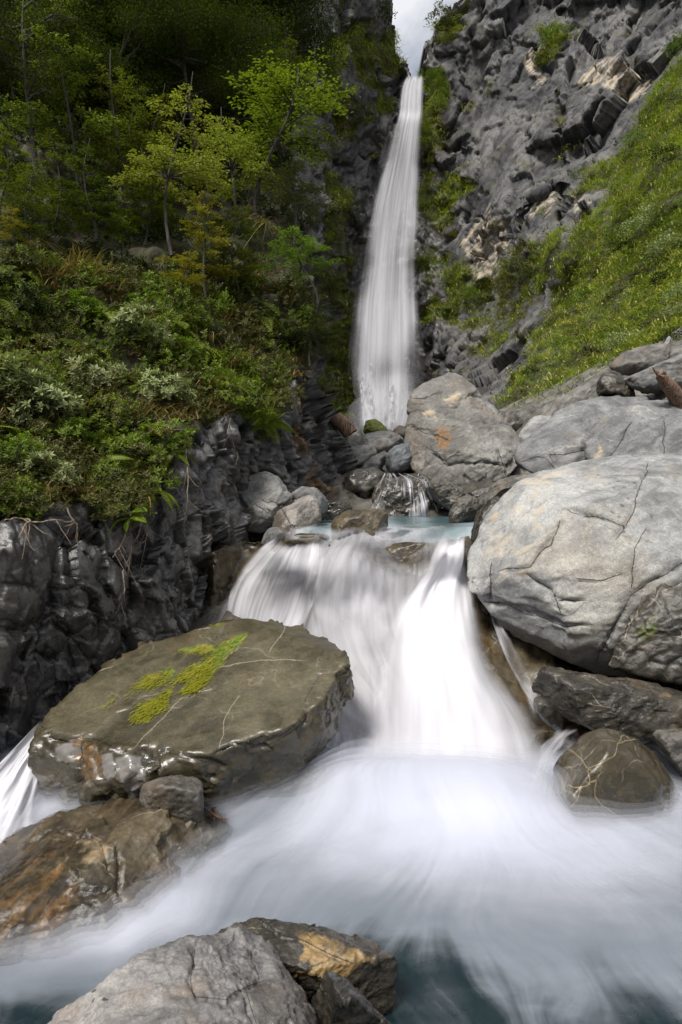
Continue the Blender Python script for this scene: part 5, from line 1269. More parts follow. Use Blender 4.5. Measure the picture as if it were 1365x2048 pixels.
def stamp_many(name, flats, places, mat, label, cat=None, kind='stuff'):
    """places: (template index, point, scale, turn, tilt axis xy, tint shift)"""
    V, Fs, A, n = [], [], [], 0
    for ti, p, sc, rz, tilt, tn in places:
        t = flats[ti]
        c, s = math.cos(rz), math.sin(rz)
        v = t.v * sc
        v = np.stack([v[:, 0] * c - v[:, 1] * s, v[:, 0] * s + v[:, 1] * c, v[:, 2]], -1)
        v[:, :2] += v[:, 2:3] * np.asarray(tilt)[None]
        V.append((v + p).astype(np.float32)); Fs.append(t.f + n); A.append(np.clip(t.a + tn, 0, 1)); n += len(v)
    me = mesh_np(name, np.concatenate(V), np.concatenate(Fs), {'tint': np.concatenate(A)}, smooth=False)
    o = obj(name, me, mat)
    tag(o, label, cat, kind=kind)
    return o

M_BARK = plain_mat('bark', (0.016, 0.013, 0.010), (0.055, 0.048, 0.040), 14, 0.9, (1, 1, 0.25))
M_BEECH = leaf_mat('beech_leaf', (0.050, 0.075, 0.007), (0.185, 0.215, 0.020), 0.35, 0.5)
M_BEECH_PALE = leaf_mat('beech_leaf_pale', (0.11, 0.135, 0.020), (0.31, 0.33, 0.06), 0.4, 0.5)
M_BEECH_YELLOW = leaf_mat('beech_leaf_yellow', (0.13, 0.13, 0.014), (0.34, 0.29, 0.035), 0.35, 0.5)
M_BEECH_DARK = leaf_mat('beech_leaf_dark', (0.018, 0.030, 0.004), (0.088, 0.112, 0.014), 0.3, 0.6, spec=0.1)  # dark foliage, with the canopy's shade also put into the leaf colour
M_BEECH_MID = leaf_mat('beech_leaf_shaded', (0.032, 0.050, 0.005), (0.155, 0.185, 0.018), 0.3, 0.6, spec=0.12)  # shaded copy of the beech leaf, forest shade held in its colour
M_LEAF_G = leaf_mat('shrub_leaf_green', (0.045, 0.080, 0.010), (0.17, 0.23, 0.024), 0.28, 0.5)
M_LEAF_P = leaf_mat('shrub_leaf_pale', (0.09, 0.12, 0.040), (0.33, 0.37, 0.17), 0.22, 0.5)
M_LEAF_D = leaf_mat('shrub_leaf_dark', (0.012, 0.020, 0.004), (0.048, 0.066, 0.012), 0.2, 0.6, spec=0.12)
M_LEAF_O = leaf_mat('shrub_leaf_olive', (0.045, 0.050, 0.014), (0.135, 0.14, 0.042), 0.2, 0.5)
M_FERN = leaf_mat('fern_leaf', (0.060, 0.100, 0.008), (0.21, 0.26, 0.022), 0.3, 0.5)
M_GRASS = leaf_mat('grass_blade', (0.11, 0.11, 0.022), (0.36, 0.335, 0.10), 0.3, 0.5)
M_GRASS_G = leaf_mat('green_grass_blade', (0.085, 0.13, 0.012), (0.32, 0.41, 0.05), 0.3, 0.5)
M_STRAW = leaf_mat('dry_grass_blade', (0.10, 0.065, 0.025), (0.28, 0.20, 0.085), 0.25, 0.6)
M_ROOT = plain_mat('root_bark', (0.10, 0.07, 0.045), (0.26, 0.21, 0.155), 30, 0.85, (1, 1, 0.3))
M_FLOWER = plain_mat('white_petals', (0.55, 0.53, 0.46), (0.78, 0.76, 0.70), 30, 0.7)
M_WOOD = plain_mat('weathered_driftwood', (0.06, 0.032, 0.02), (0.24, 0.155, 0.105), 12, 0.85, (2.5, 2.5, 0.3), 0.8)

RNG = np.random.default_rng(5)

# --- undergrowth that clothes the left bank
SH = [shrub_arrays(11, 0.5, 34, 0.095, 0.42), shrub_arrays(12, 0.5, 40, 0.055, 0.55, 8), shrub_arrays(13, 0.5, 30, 0.11, 0.38, 10)]
SHF = [Flat(a) for a, b in SH]
SHS = [Flat(b) for a, b in SH]
SHF = [Flat(shrub_arrays(15, 0.5, 20, 0.085, 0.45, 8, inner=60, reps=2)[0]), Flat(shrub_arrays(16, 0.5, 24, 0.075, 0.55, 7, inner=60, reps=2)[0]), Flat(shrub_arrays(17, 0.5, 18, 0.10, 0.4, 9, inner=50, reps=2)[0]), Flat(shrub_arrays(18, 0.5, 34, 0.05, 0.5, 6, inner=100, reps=2)[0])]

def bank_samples(n, poly, seed, jit=0):
    """points of the bank, evenly spread as the camera sees them, inside a pixel polygon and where plants grow"""
    rng = np.random.default_rng(seed)
    out = []
    x0, x1 = min(a[0] for a in poly), max(a[0] for a in poly); y0, y1 = min(a[1] for a in poly), max(a[1] for a in poly)
    fx, fy = LBPX.ravel(), LBPY.ravel(); fv = LBVEG.ravel(); fp = LBV.reshape(-1, 3)
    while len(out) < n:
        x, y = rng.uniform(x0, x1), rng.uniform(y0, y1)
        if poly_sd(np.array([x]), np.array([y]), poly)[0] > 0: continue
        i = np.argmin((fx - x) ** 2 + (fy - y) ** 2)
        if fv[i] < 0.5: continue
        out.append(fp[i])
    return np.array(out)

def places(pts, tmpl, s0, s1, seed, tilt=(0.25, -0.2), tn=0.1, far=0.5):
    rng = np.random.default_rng(seed)
    return [(tmpl[rng.integers(len(tmpl))], p, rng.uniform(s0, s1) * (p[1] / 8) ** far, rng.uniform(0, 6.28), np.array(tilt) + rng.normal(0, 0.15, 2), rng.normal(0, tn)) for p in pts]

UP_POLY = [(-150, 0), (560, -120), (585, 300), (600, 620), (420, 640), (200, 560), (-150, 560)]
MID_POLY = [(-150, 560), (250, 550), (480, 575), (600, 600), (620, 740), (540, 830), (470, 850), (300, 960), (250, 1060), (-150, 1040)]
LOW_POLY = [(-150, 560), (480, 560), (560, 740), (540, 830), (440, 850), (300, 960), (240, 1060), (-150, 1040)]
pu = bank_samples(210, UP_POLY, 1); pm = bank_samples(190, MID_POLY, 2); pl = bank_samples(150, LOW_POLY, 3)
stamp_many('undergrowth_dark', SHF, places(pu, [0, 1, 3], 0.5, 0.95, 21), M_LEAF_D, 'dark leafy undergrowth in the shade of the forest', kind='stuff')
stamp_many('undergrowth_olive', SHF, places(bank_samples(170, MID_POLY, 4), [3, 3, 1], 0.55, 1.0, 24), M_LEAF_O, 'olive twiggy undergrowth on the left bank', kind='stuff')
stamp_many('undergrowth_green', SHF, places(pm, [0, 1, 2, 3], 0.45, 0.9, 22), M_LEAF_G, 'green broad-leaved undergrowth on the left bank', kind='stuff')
gb = [Flat(grass_bag(31, 0.55, 46)), Flat(grass_bag(32, 0.4, 40, 0.25, 1.4))]
stamp_many('dry_grass', gb, places(bank_samples(170, MID_POLY, 6), [0, 1], 0.6, 1.3, 26, (0.2, -0.25)), M_STRAW, 'dry straw-coloured grass among the shrubs', kind='stuff')
stamp_many('bank_grass', gb, places(bank_samples(70, [(430, 760), (560, 760), (545, 900), (500, 900)], 7), [0, 1], 0.4, 0.8, 27, (0.4, -0.5)), M_GRASS_G, 'green grass hanging over the bank edge', kind='stuff')
FB = [Flat(fern_bag(41)), Flat(fern_bag(42, 0.6, 7))]
stamp_many('undergrowth_fern', FB, places(bank_samples(60, LOW_POLY, 8), [0, 1], 0.6, 1.1, 28, (0.2, -0.2)), M_FERN, 'small ferns among the shrubs of the left bank', kind='stuff')

# --- individual trees
BEECH = [make_beech(1, 4.0, 1.05, 44), make_beech(2, 4.0, 0.95, 40, start=0.22), make_beech(3, 4.0, 1.15, 38, start=0.38, lean=0.08), make_beech(4, 4.0, 1.3, 46, start=0.45, lean=0.12, dens=2.8, leaf=0.060), make_beech(5, 4.0, 1.3, 76, start=0.12, dens=2.2, leaf=0.065), make_beech(6, 4.0, 1.25, 70, start=0.15, dens=2.2, leaf=0.065)]
CANOPY = [make_canopy(51), make_canopy(52, 9, 3.2, 24), make_canopy(53, 9, 2.8, 20)]
TREES = {}

def tree(key, label, meshes, base, H, H0, mat, group, wid=1.0, rz=0.0, name='beech_tree', cat='tree', lean=(0, 0)):
    """an Empty at the foot with trunk and crown below it; copies share mesh data"""
    r = empty(name, base)
    s = H / H0
    r.scale = (s * wid, s * wid, s)
    r.rotation_euler = (lean[1], lean[0], rz)
    tag(r, label, cat, group)
    tr, cr = meshes
    a = bpy.data.objects.new('trunk', tr); b = bpy.data.objects.new('crown', cr)
    for o, m in ((a, M_BARK), (b, mat)):
        if not o.data.materials: o.data.materials.append(m)
        o.material_slots[0].link = 'OBJECT'; o.material_slots[0].material = m
        COL.objects.link(o); o.parent = r
    return r

def name_canopy(m): return any(m is c for c in CANOPY)

def tree_px(key, label, meshes, bx, by, ty, hw, mat, group, H0=4.0, R0=1.05, rz=0.0, fwd=0.9, **kw):
    b = on_bank(bx, by)
    b = b * ((b[1] - fwd) / b[1])
    H = (by - ty) / F * b[1]
    W = hw / F * b[1] * (1.0 if name_canopy(meshes) else 1.2)
    return tree(key, label, meshes, b, H, H0, mat, group, wid=(W / R0) / (H / H0), rz=rz, **kw)

G1, G2 = 'young beeches on the left bank', 'dark forest trees above the left bank'
tree_px('t1', 'tall slim yellow-green beech with separate tiers near the upper left corner', BEECH[0], 138, 430, 15, 78, M_BEECH, G1, rz=0.4)
tree_px('t3', 'mid-green beech sapling right of the tall slim one', BEECH[1], 235, 450, 112, 80, M_BEECH, G1, rz=1.7)
tree_px('t4', 'small bright green tiered beech in the middle of the left forest', BEECH[1], 293, 500, 318, 62, M_BEECH, G1, rz=2.9)
tree_px('t5', 'leaning beech with a broad pale green crown and thin bare stem', BEECH[2], 335, 545, 188, 92, M_BEECH_PALE, G1, rz=0.2, R0=1.15)
tree_px('t6', 'yellow-leaved beech sapling with layered tiers above the flowering shrubs', BEECH[0], 412, 605, 398, 62, M_BEECH_YELLOW, G1, rz=4.2)
tree_px('t7', 'low yellowish beech sapling beside the yellow-leaved one', BEECH[1], 372, 610, 515, 46, M_BEECH_YELLOW, G1, rz=5.1)
tree_px('t8', 'wide-crowned bright green beech leaning out towards the waterfall', BEECH[3], 520, 460, 175, 140, M_BEECH, G1, rz=0.0, R0=1.3, fwd=1.0)
tree_px('t8b', 'dark-stemmed green beech just left of the wide-crowned one', BEECH[2], 470, 470, 205, 85, M_BEECH_PALE, G1, rz=2.5, R0=1.15)
tree_px('t10', 'bright green beech sapling cut by the left picture edge', BEECH[1], 5, 430, 258, 55, M_BEECH, G1, rz=3.3)
tree_px('t11', 'small yellow-green sapling low at the left picture edge', BEECH[0], 25, 540, 440, 32, M_BEECH_YELLOW, G1, rz=1.1)
tree_px('t12', 'dull green beech between the slim one and the leaning one', BEECH[2], 305, 420, 150, 66, M_BEECH, G1, rz=1.0, R0=1.15)
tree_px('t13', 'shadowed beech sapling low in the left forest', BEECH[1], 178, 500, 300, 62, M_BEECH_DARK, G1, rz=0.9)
tree_px('t14', 'olive bushy tree overhanging the bank edge by the waterfall', BEECH[3], 585, 520, 325, 85, M_LEAF_O, G1, rz=2.0, R0=1.3, name='bushy_tree')
tree_px('t15', 'dark green bushy tree hanging over the lower bank edge', BEECH[3], 600, 640, 490, 78, M_LEAF_G, G1, rz=3.6, R0=1.3, name='bushy_tree')
tree_px('t16', 'small dark bushy tree above the rust-stained rock', BEECH[2], 618, 735, 600, 58, M_LEAF_D, G1, rz=5.6, R0=1.15, name='bushy_tree')
for i, (lab, v, bx, by, ty, hw, rz, mt) in enumerate([
        ('shaded beech left of the tall slim one at the picture edge', 0, 70, 330, 60, 75, 0.5, M_BEECH_MID), ('shaded beech with spreading tiers above the mid-green sapling', 2, 210, 290, -10, 85, 2.5, M_BEECH_MID), ('shaded beech high in the forest above the leaning one', 0, 350, 250, -60, 85, 4.4, M_BEECH_MID), ('shaded beech high above the wide-crowned one', 3, 470, 250, 20, 85, 1.4, M_BEECH_MID),
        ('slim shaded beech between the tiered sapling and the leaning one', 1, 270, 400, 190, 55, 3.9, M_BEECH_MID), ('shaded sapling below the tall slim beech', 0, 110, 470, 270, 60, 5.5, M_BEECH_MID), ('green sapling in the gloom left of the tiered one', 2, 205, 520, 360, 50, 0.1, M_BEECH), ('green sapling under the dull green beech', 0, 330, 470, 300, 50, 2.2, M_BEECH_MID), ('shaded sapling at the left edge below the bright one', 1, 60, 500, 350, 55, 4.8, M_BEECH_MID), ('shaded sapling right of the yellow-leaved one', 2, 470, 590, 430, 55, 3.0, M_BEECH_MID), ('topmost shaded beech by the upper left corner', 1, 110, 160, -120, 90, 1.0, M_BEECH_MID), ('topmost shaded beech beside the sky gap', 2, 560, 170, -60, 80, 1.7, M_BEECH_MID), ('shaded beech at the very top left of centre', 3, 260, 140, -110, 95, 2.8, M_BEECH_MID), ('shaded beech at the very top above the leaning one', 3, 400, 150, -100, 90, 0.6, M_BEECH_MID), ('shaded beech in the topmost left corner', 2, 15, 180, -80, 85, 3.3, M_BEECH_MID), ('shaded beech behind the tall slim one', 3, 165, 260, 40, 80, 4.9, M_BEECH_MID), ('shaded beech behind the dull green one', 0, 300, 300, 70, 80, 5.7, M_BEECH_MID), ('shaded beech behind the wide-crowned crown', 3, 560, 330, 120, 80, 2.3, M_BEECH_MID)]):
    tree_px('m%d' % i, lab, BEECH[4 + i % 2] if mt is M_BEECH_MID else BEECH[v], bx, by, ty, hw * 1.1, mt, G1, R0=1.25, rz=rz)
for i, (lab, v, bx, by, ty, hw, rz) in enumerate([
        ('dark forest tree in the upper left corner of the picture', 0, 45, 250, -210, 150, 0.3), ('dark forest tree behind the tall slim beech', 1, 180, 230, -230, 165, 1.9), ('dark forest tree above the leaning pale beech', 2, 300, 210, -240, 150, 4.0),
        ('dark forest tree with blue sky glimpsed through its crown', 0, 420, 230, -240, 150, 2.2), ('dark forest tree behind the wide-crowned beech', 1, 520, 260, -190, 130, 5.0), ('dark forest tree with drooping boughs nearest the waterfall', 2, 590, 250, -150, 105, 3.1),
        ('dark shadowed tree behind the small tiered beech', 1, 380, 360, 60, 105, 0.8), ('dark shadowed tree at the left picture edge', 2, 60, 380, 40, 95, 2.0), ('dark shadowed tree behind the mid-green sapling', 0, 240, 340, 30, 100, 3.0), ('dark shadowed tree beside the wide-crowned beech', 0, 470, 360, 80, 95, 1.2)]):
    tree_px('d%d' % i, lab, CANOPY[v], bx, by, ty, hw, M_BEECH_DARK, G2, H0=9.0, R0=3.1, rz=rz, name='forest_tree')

# --- shrubs one can pick out on the bank
# stringy green algae lying on the flat boulder
_fo = BOULDERS['flat']; _fm = _fo.data
_co = np.zeros(len(_fm.vertices) * 3, np.float32); _fm.vertices.foreach_get('co', _co); _co = _co.reshape(-1, 3).astype(float)
_mo = np.zeros(len(_co), np.float32); _fm.attributes['moss'].data.foreach_get('value', _mo)
_no = np.zeros(len(_co) * 3, np.float32); _fm.vertices.foreach_get('normal', _no); _no = _no.reshape(-1, 3).astype(float)
_rg = np.random.default_rng(12)
_ok = np.flatnonzero((_mo > 0.12) & (_no[:, 2] > 0.7))
_id = _rg.choice(_ok, 5200, p=_mo[_ok] ** 2 / (_mo[_ok] ** 2).sum())
_b = Bag()
_dirn = np.array([-0.75, -0.6, -0.35]) + _rg.normal(0, 0.22, (5200, 3))
_dirn = _dirn - _no[_id] * (_dirn * _no[_id]).sum(1)[:, None] + _no[_id] * 0.03
_ps = _co[_id] + _rg.normal(0, 0.022, (5200, 3)) * [1, 1, 0.05]
leaves(_b, _ps + _no[_id] * 0.002, _dirn, _no[_id] + 0.001, _rg.uniform(0.02, 0.06, 5200), 0.0055, np.clip(0.6 - 0.5 * sstep(-0.1, 0.35, _ps[:, 0] + 0.35 * _ps[:, 1]) + _rg.normal(0, 0.2, 5200), 0, 1), 0.05, 0.02)
_m = obj('moss', _b.mesh('moss', smooth=False), leaf_mat('yellow_green_algae', (0.075, 0.115, 0.005), (0.26, 0.225, 0.010), 0.2, 0.5), _fo); tag(_m, kind='stuff')
SHM = []
for i, (a, b) in enumerate(SH):
    SHM.append((a.mesh('foliage', smooth=False), b.mesh('stems')))

def shrub(label, v, px, py, r, mat, group, rz, name='shrub', base=None, squash=1.0, surf=on_bank):
    b = surf(px, py) if base is None else base
    b = b * ((b[1] - 0.30) / b[1])
    s = (r * (1.35 if mat is M_LEAF_P else 1.15) / F * b[1]) / 0.5
    e = empty(name, b); e.scale = (s, s, s * squash); e.rotation_euler = (-0.25, 0.2, rz)
    e.rotation_mode = 'XYZ'
    tag(e, label, 'shrub', group)
    for me, nm, m in ((SHM[v][0], 'foliage', mat), (SHM[v][1], 'stems', M_BARK)):
        o = bpy.data.objects.new(nm, me)
        if not me.materials: me.materials.append(m)
        o.material_slots[0].link = 'OBJECT'; o.material_slots[0].material = m
        COL.objects.link(o); o.parent = e
    return e

G3 = 'shrubs on the left bank'
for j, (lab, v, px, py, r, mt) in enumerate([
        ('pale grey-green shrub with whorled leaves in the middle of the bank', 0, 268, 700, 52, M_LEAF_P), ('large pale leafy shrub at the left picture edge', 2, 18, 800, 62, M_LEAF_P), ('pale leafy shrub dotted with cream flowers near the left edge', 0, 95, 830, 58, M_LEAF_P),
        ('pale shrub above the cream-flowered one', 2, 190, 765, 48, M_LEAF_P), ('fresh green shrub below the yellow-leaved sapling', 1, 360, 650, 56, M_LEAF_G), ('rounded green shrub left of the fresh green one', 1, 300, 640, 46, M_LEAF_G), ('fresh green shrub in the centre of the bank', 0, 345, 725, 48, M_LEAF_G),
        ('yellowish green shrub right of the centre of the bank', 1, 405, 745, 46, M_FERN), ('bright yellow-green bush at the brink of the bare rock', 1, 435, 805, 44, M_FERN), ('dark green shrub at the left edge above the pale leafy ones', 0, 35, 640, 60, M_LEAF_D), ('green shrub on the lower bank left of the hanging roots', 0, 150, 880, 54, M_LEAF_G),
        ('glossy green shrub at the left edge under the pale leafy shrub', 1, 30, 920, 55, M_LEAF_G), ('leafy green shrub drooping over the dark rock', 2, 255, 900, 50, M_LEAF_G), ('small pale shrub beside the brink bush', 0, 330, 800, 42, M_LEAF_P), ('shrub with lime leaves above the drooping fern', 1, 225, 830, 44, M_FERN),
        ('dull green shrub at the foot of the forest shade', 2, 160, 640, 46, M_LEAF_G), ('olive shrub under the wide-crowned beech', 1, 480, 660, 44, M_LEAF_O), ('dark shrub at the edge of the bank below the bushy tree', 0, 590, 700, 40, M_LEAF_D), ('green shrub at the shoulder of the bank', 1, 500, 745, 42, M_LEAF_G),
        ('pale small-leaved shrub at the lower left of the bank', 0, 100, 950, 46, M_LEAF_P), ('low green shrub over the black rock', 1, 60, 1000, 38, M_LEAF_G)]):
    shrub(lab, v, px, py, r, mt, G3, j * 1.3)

def single(name, bag_or_mesh, loc, scale, rz, mat, label, cat, group=None, tilt=(0, 0)):
    me = bag_or_mesh.mesh(name, smooth=False) if isinstance(bag_or_mesh, Bag) else bag_or_mesh
    o = bpy.data.objects.new(name, me); COL.objects.link(o)
    if not me.materials: me.materials.append(mat)
    o.location = loc; o.scale = (scale,) * 3; o.rotation_euler = (tilt[0], tilt[1], rz)
    tag(o, label, cat, group)
    return o

FM = fern_bag(43, 0.6, 10).mesh('fern', smooth=False)
for j, (lab, px, py, s) in enumerate([('green fern with arching fronds among the left shrubs', 92, 735, 0.75), ('fern drooping over the rock face beside the roots', 292, 985, 0.75), ('fern beneath the cream-flowered shrub', 45, 890, 0.8), ('fern on the bank brink beside the yellow-green bush', 520, 860, 0.8), ('light green fern low on the black rock', 262, 1045, 0.45), ('fern at the middle of the lower bank', 190, 940, 0.7)]):
    single('fern', FM, on_bank(px, py) + np.array([0.05, -0.12, 0.05]), s, j * 1.1, M_FERN, lab, 'fern', 'ferns on the left bank', (0.5, 0.3))
tm = grass_bag(44, 1.0, 60, 0.08, 2.0, 0.012, 7).mesh('tussock', smooth=False)
single('tussock', tm, on_bank(512, 500) + np.array([0.1, -0.5, 0.1]), 0.95, 0.3, M_GRASS, 'long drooping grass tussock under the wide-crowned beech', 'grass tussock', tilt=(0.3, 0.3))
single('tussock', tm, on_bank(528, 815) + np.array([0.1, -0.2, 0.1]), 0.6, 1.3, M_GRASS_G, 'bright green grass tussock hanging off the bank brink', 'grass tussock', tilt=(0.5, 0.5))

# white flower heads
def flower_mesh(seed):
    rng = np.random.default_rng(seed); b = Bag()
    for k in range(46):
        c = rng.normal(0, 1, 3) * np.array([0.13, 0.13, 0.08])
        a = np.arange(6) / 6 * 6.28
        d = np.stack([np.cos(a), np.sin(a), 0.3 + 0 * a], -1)
        leaves(b, np.repeat(c[None], 6, 0), d, np.broadcast_to([0, 0, 1.0], (6, 3)), 0.028, 0.018, 0.5)
    return b.mesh('flower_cluster', smooth=False)
FLM = flower_mesh(3)
_b = Bag(); _b.add(*tube(np.array([[0, 0.25, -0.3], [0, 0.1, -0.15], [0, 0, 0.0]]), np.array([0.008, 0.006, 0.004]), 5)); STK = _b.mesh('stalk')
for j, (lab, px, py, s) in enumerate([('white flower cluster at the dark edge of the bank', 512, 632, 1.5), ('smaller white flower cluster below the first at the bank edge', 548, 676, 1.1), ('cream flower cluster on the pale shrub near the left edge', 96, 795, 0.65), ('cream flower cluster on the shrub above the left rock', 235, 940, 0.55), ('cream flower cluster right of the left-edge shrub', 150, 800, 0.5)]):
    p = on_bank(px, py); p = p * ((p[1] - 0.55) / p[1])
    e = empty('flower_cluster', p); e.scale = (s, s, s); e.rotation_euler = (0, 0, j * 2.0)
    tag(e, lab, 'flowers', 'white flower clusters on the left bank')
    tag(obj('blossom', FLM, M_FLOWER, e), kind='stuff')
    obj('stalk', STK, M_BARK, e)

# roots and dead twigs hanging down the rock
def hang(name, label, pts, r, seed, group, mat=M_ROOT, twigs=4):
    rng = np.random.default_rng(seed); b = Bag()
    q = np.array([on_bank(x, y) * (1 - 0.10 / max(1, on_bank(x, y)[1] * 0.5)) for x, y in pts])
    t = np.linspace(0, 1, len(q)); tt = np.linspace(0, 1, len(q) * 5)
    p = np.stack([np.interp(tt, t, q[:, k]) for k in range(3)], -1)
    ker = np.array([1, 2, 3, 2, 1]) / 9.0
    pp = np.stack([np.convolve(np.pad(p[:, k], 2, mode='edge'), ker, 'valid') for k in range(3)], -1) + np.cumsum(rng.normal(0, 0.006, (len(tt), 3)), 0)
    b.add(*tube(pp, np.linspace(r, r * 0.4, len(tt)), 6))
    for k in range(twigs):
        i = rng.integers(2, len(tt) - 2)
        d = np.array([rng.normal(0, 0.12), -0.03, -abs(rng.normal(0.18, 0.1))])
        s = np.linspace(0, 1, 6)[:, None]
        b.add(*tube(pp[i] + d * s + rng.normal(0, 0.008, (6, 3)) * s, np.linspace(r * 0.6, r * 0.2, 6), 4))
    o = obj(name, b.mesh(name), mat); tag(o, label, 'root', group)
for j, (lab, pts, r) in enumerate([
        ('pale root looping down the black rock at the left edge', [(10, 1060), (30, 1040), (60, 1045), (35, 1065), (28, 1090)], 0.012), ('thin root along the soil edge above the black rock', [(60, 1045), (110, 1050), (150, 1048), (200, 1030)], 0.008), ('long root hanging to the middle of the black rock', [(130, 1020), (160, 1045), (172, 1080), (165, 1110), (215, 1100)], 0.009),
        ('reddish root tangle hanging from the overhanging turf', [(285, 1000), (280, 1050), (270, 1090), (275, 1140)], 0.012), ('thin root beside the reddish tangle', [(265, 1030), (258, 1080), (240, 1120)], 0.007), ('fine root dangling right of the reddish tangle', [(300, 1040), (302, 1075), (285, 1110)], 0.007),
        ('long thin root running down the grey rock face', [(372, 900), (365, 960), (370, 1010), (377, 1060)], 0.008), ('curled bare twig at the bank brink', [(310, 870), (340, 882), (372, 870), (395, 880)], 0.011), ('dry twig hanging over the grey rock', [(455, 840), (445, 870), (470, 900), (462, 930)], 0.008), ('root trailing down the wet rock above the flat boulder', [(262, 1140), (248, 1190), (240, 1240)], 0.008)]):
    hang('hanging_root', lab, pts, r, 60 + j, 'roots hanging from the left bank')

# --- green slope, ledges and scrub on the far cliffs
def cliff_samples(n, seed, lo=0.5, box=(600, 1420, -20, 880), power=1.0):
    rng = np.random.default_rng(seed)
    nr, nc = CLVEG.shape
    m = (CLVEG > lo) & (CLPX > box[0]) & (CLPX < box[1]) & (CLPY > box[2]) & (CLPY < box[3])
    m[:-1, :-1] &= CLKEEP
    ids = np.flatnonzero(m.ravel())
    i = rng.choice(ids, n)
    V = CLV.reshape(-1, 3)
    p = V[i]
    j = np.clip(i + rng.integers(-1, 2, n), 0, len(V) - 1)
    t = rng.uniform(0, 0.6, n)[:, None]
    far = np.abs(V[j][:, 1] - p[:, 1])[:, None] > 3
    return np.where(far, p, p * (1 - t) + V[j] * t)

GT = [Flat(grass_bag(71, 0.5, 9, 0.35, 1.2, 0.017, 3)), Flat(grass_bag(72, 0.6, 9, 0.4, 1.6, 0.018, 3)), Flat(grass_bag(73, 0.35, 9, 0.55, 0.8, 0.018, 3))]
def far_places(pts, tm, s0, s1, seed, pw=0.62, tilt=(-0.3, -0.25), tn=0.15, ref=22.0, clump=0.06):
    rng = np.random.default_rng(seed)
    cl = fbm(pts * clump, 3, seed) * 0.30 + fbm(pts * clump * 5, 2, seed + 1) * 0.22
    return [(tm[rng.integers(len(tm))], p, rng.uniform(s0, s1) * (p[1] / ref) ** pw, rng.uniform(0, 6.28), np.array(tilt) + rng.normal(0, 0.2, 2), c + rng.normal(0, tn)) for p, c in zip(pts, cl)]
stamp_many('slope_grass', GT, far_places(cliff_samples(8000, 81, 0.55), [0, 1, 2], 0.6, 1.2, 82), M_GRASS_G, 'bright green grass covering the right slope', kind='stuff')
stamp_many('slope_tussock_grass', GT, far_places(cliff_samples(3600, 83, 0.35), [0, 1], 0.8, 1.6, 84), M_GRASS, 'yellowish tussock grass on the slope and cliff ledges', kind='stuff')

def clump_bag(seed, n=150, leaf=0.22):
    rng = np.random.default_rng(seed); b = Bag()
    d = rand_dirs(rng, n); d[:, 2] = np.abs(d[:, 2]) * 0.9
    lob = 1 + 0.35 * np.sin(d[:, 0] * 4 + seed) * np.sin(d[:, 1] * 5 + 2 * seed)
    r = rng.uniform(0.55, 1.05, n) * lob
    leaves(b, d * r[:, None], d + rng.normal(0, 0.5, (n, 3)), nrm(d + rng.normal(0, 0.6, (n, 3))), leaf * rng.uniform(0.6, 1.4, n), leaf * 0.6, np.clip(0.25 + 0.45 * d[:, 2] + rng.normal(0, 0.15, n), 0, 1))
    return b
CB = [Flat(clump_bag(91, 150, 0.17)), Flat(clump_bag(92, 140, 0.18)), Flat(clump_bag(93, 160, 0.15))]
stamp_many('slope_scrub', CB, far_places(cliff_samples(360, 85, 0.62), [0, 1, 2], 0.18, 0.42, 86, 0.8), M_LEAF_G, 'low green scrub scattered over the slope and ledges', kind='stuff')
stamp_many('slope_scrub_olive', CB, far_places(cliff_samples(420, 87, 0.40), [0, 1, 2], 0.16, 0.36, 88, 0.8), M_LEAF_O, 'low olive scrub scattered over the ledges', kind='stuff')
CM = [clump_bag(94 + i, 760, 0.13).mesh('cliff_shrub', smooth=False) for i in range(3)]
def cliff_shrub(label, px, py, r, mat, v, group='shrubs on the cliff and right slope'):
    b = on_cliff(px, py); b = b * ((b[1] - 0.4 * r / F * b[1]) / b[1])
    o = bpy.data.objects.new('cliff_shrub', CM[v]); COL.objects.link(o)
    if not CM[v].materials: CM[v].materials.append(mat)
    o.material_slots[0].link = 'OBJECT'; o.material_slots[0].material = mat
    s = r / F * b[1]
    o.location = b * (1 - 0.9 * s / b[1]) + np.array([0, 0, 0.12 * s]); o.scale = (s * 1.3, s * 1.3, s * 1.15); o.rotation_euler = (0, 0, px * 0.37)
    tag(o, label, 'shrub', group)
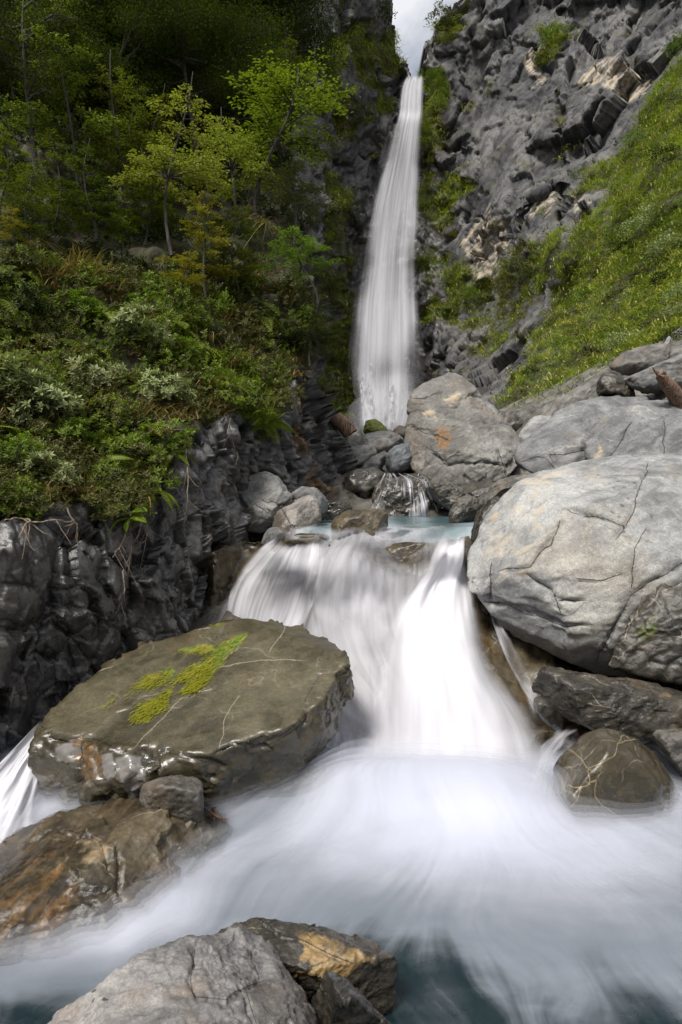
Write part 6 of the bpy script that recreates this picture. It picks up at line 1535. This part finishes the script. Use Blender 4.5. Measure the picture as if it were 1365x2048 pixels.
for j, (lab, px, py, r, mt) in enumerate([
        ('dark green bush right of the waterfall crest', 872, 150, 15, M_LEAF_G), ('dark green bush just below the one at the waterfall crest', 878, 172, 16, M_LEAF_G), ('round green bush third down beside the upper waterfall', 884, 192, 15, M_LEAF_G), ('small round bush lowest beside the upper waterfall', 877, 212, 11, M_LEAF_G),
        ('small tree-like bush on the skyline right of the notch', 884, 42, 20, M_LEAF_O), ('bush on the left lip of the notch', 812, 145, 12, M_LEAF_G), ('dark bush high on the cliff left of the notch', 770, 40, 22, M_LEAF_D), ('green bush on a ledge high on the right cliff', 1108, 75, 22, M_LEAF_G), ('bush at the foot of the smooth grey block', 1160, 350, 13, M_LEAF_G),
        ('grey-green shrub mass on the right slope', 1300, 465, 34, M_LEAF_P), ('grey-green shrub below the mass on the right slope', 1330, 500, 30, M_LEAF_P), ('dark round bush in the hollow of the slope', 1170, 590, 24, M_LEAF_G), ('grey-green shrub beside the pinkish-grey boulder', 1245, 690, 30, M_LEAF_P), ('dark leafy shrub behind the slate-grey slab', 1350, 692, 24, M_LEAF_D),
        ('grey-green bush under the overhang', 1030, 540, 24, M_LEAF_O), ('dark bush in the middle of the lower cliff', 1060, 560, 18, M_LEAF_D), ('olive bush right of the pale scar', 1005, 575, 18, M_LEAF_O), ('green bush on the slope edge above the boulders', 1130, 700, 18, M_LEAF_G), ('bush on the right cliff edge near the picture border', 1350, 80, 20, M_LEAF_G), ('leafy bush at the top of the green slope', 1275, 290, 16, M_LEAF_G),
        ('olive bush low on the right slope', 1215, 560, 20, M_LEAF_O), ('pale shrub at the right border above the boulders', 1362, 635, 26, M_LEAF_P),
        ('dark shrub near the top of the green slope by the border', 1340, 330, 20, M_LEAF_D), ('dark bush in the fold left of the grey-green mass', 1255, 500, 22, M_LEAF_D), ('olive shrub at the left edge of the green slope', 1110, 640, 20, M_LEAF_O), ('green shrub in the middle of the green slope', 1225, 470, 18, M_LEAF_G), ('dark bush under the grey-green shrub mass', 1320, 560, 24, M_LEAF_D),
        ('olive bush above the slate-grey slab', 1300, 640, 22, M_LEAF_O), ('small dark bush low on the slope near the wedge-shaped boulder', 1075, 760, 14, M_LEAF_D), ('pale bush high on the slope edge', 1235, 380, 15, M_LEAF_P), ('grey-green bush at the right border in mid slope', 1358, 590, 24, M_LEAF_P), ('green bush beside the pale cliff scar', 945, 600, 17, M_LEAF_G)]):
    cliff_shrub(lab, px, py, r, mt, j % 3)

# --- driftwood
def stump(label, pts, r, seed, Y):
    rng = np.random.default_rng(seed)
    q = np.array([P(x, y, Y + d) for x, y, d in pts])
    tt = np.linspace(0, 1, 16); t = np.linspace(0, 1, len(q))
    p = np.stack([np.interp(tt, t, q[:, k]) for k in range(3)], -1)
    v, f = tube(p, r * np.interp(tt, [0, 0.3, 0.8, 1], [0.9, 1.0, 0.8, 0.55]), 18)
    v = v + (0.14 * r * fbm(v * np.array([6, 6, 3.0]), 4, seed))[:, None] * rand_dirs(rng, 1)
    b = Bag(); b.add(v, f)
    e = v[-18:]; c = e.mean(0)
    for k in range(7):
        s = e[rng.integers(18)]
        d = nrm(p[-1] - p[-3]) * r * rng.uniform(0.4, 1.2) + rng.normal(0, 0.2 * r, 3)
        b.add(*tube(np.stack([s * 0.6 + c * 0.4, s + d * 0.5, s + d]), np.array([0.32, 0.2, 0.04]) * r, 5))
    b.add(np.concatenate([e, c[None]]), np.array([[i, (i + 1) % 18, 18] for i in range(18)]))
    o = obj('driftwood', b.mesh('driftwood'), M_WOOD); tag(o, label, 'driftwood', 'driftwood among the boulders')
stump('broken reddish driftwood trunk at the right picture edge', [(1385, 850, 0.4), (1362, 812, 0.2), (1345, 780, 0.0), (1322, 752, -0.2)], 0.17, 5, 12.2)
stump('dark splintered driftwood stump left of the waterfall foot', [(702, 868, 0), (690, 850, 0), (672, 838, 0.2), (660, 832, 0.5)], 0.22, 6, 15.8)

# splintered bark caught under the flat boulder
_rng = np.random.default_rng(77); _b = Bag()
for _k in range(9):
    _c = P(430 + _rng.normal(0, 9), 1632 + _rng.normal(0, 8), 4.05 + _rng.normal(0, 0.03)); _d = nrm(np.array([_rng.normal(0, 0.5), -0.2, _rng.normal(0.6, 0.4)])) * 0.07
    _b.add(*tube(np.stack([_c - _d, _c + _rng.normal(0, 0.008, 3), _c + _d]), np.array([0.006, 0.010, 0.003]), 5))
_o = obj('bark_debris', _b.mesh('bark_debris'), M_WOOD); tag(_o, 'reddish splintered bark caught under the flat boulder', 'debris', kind='stuff')
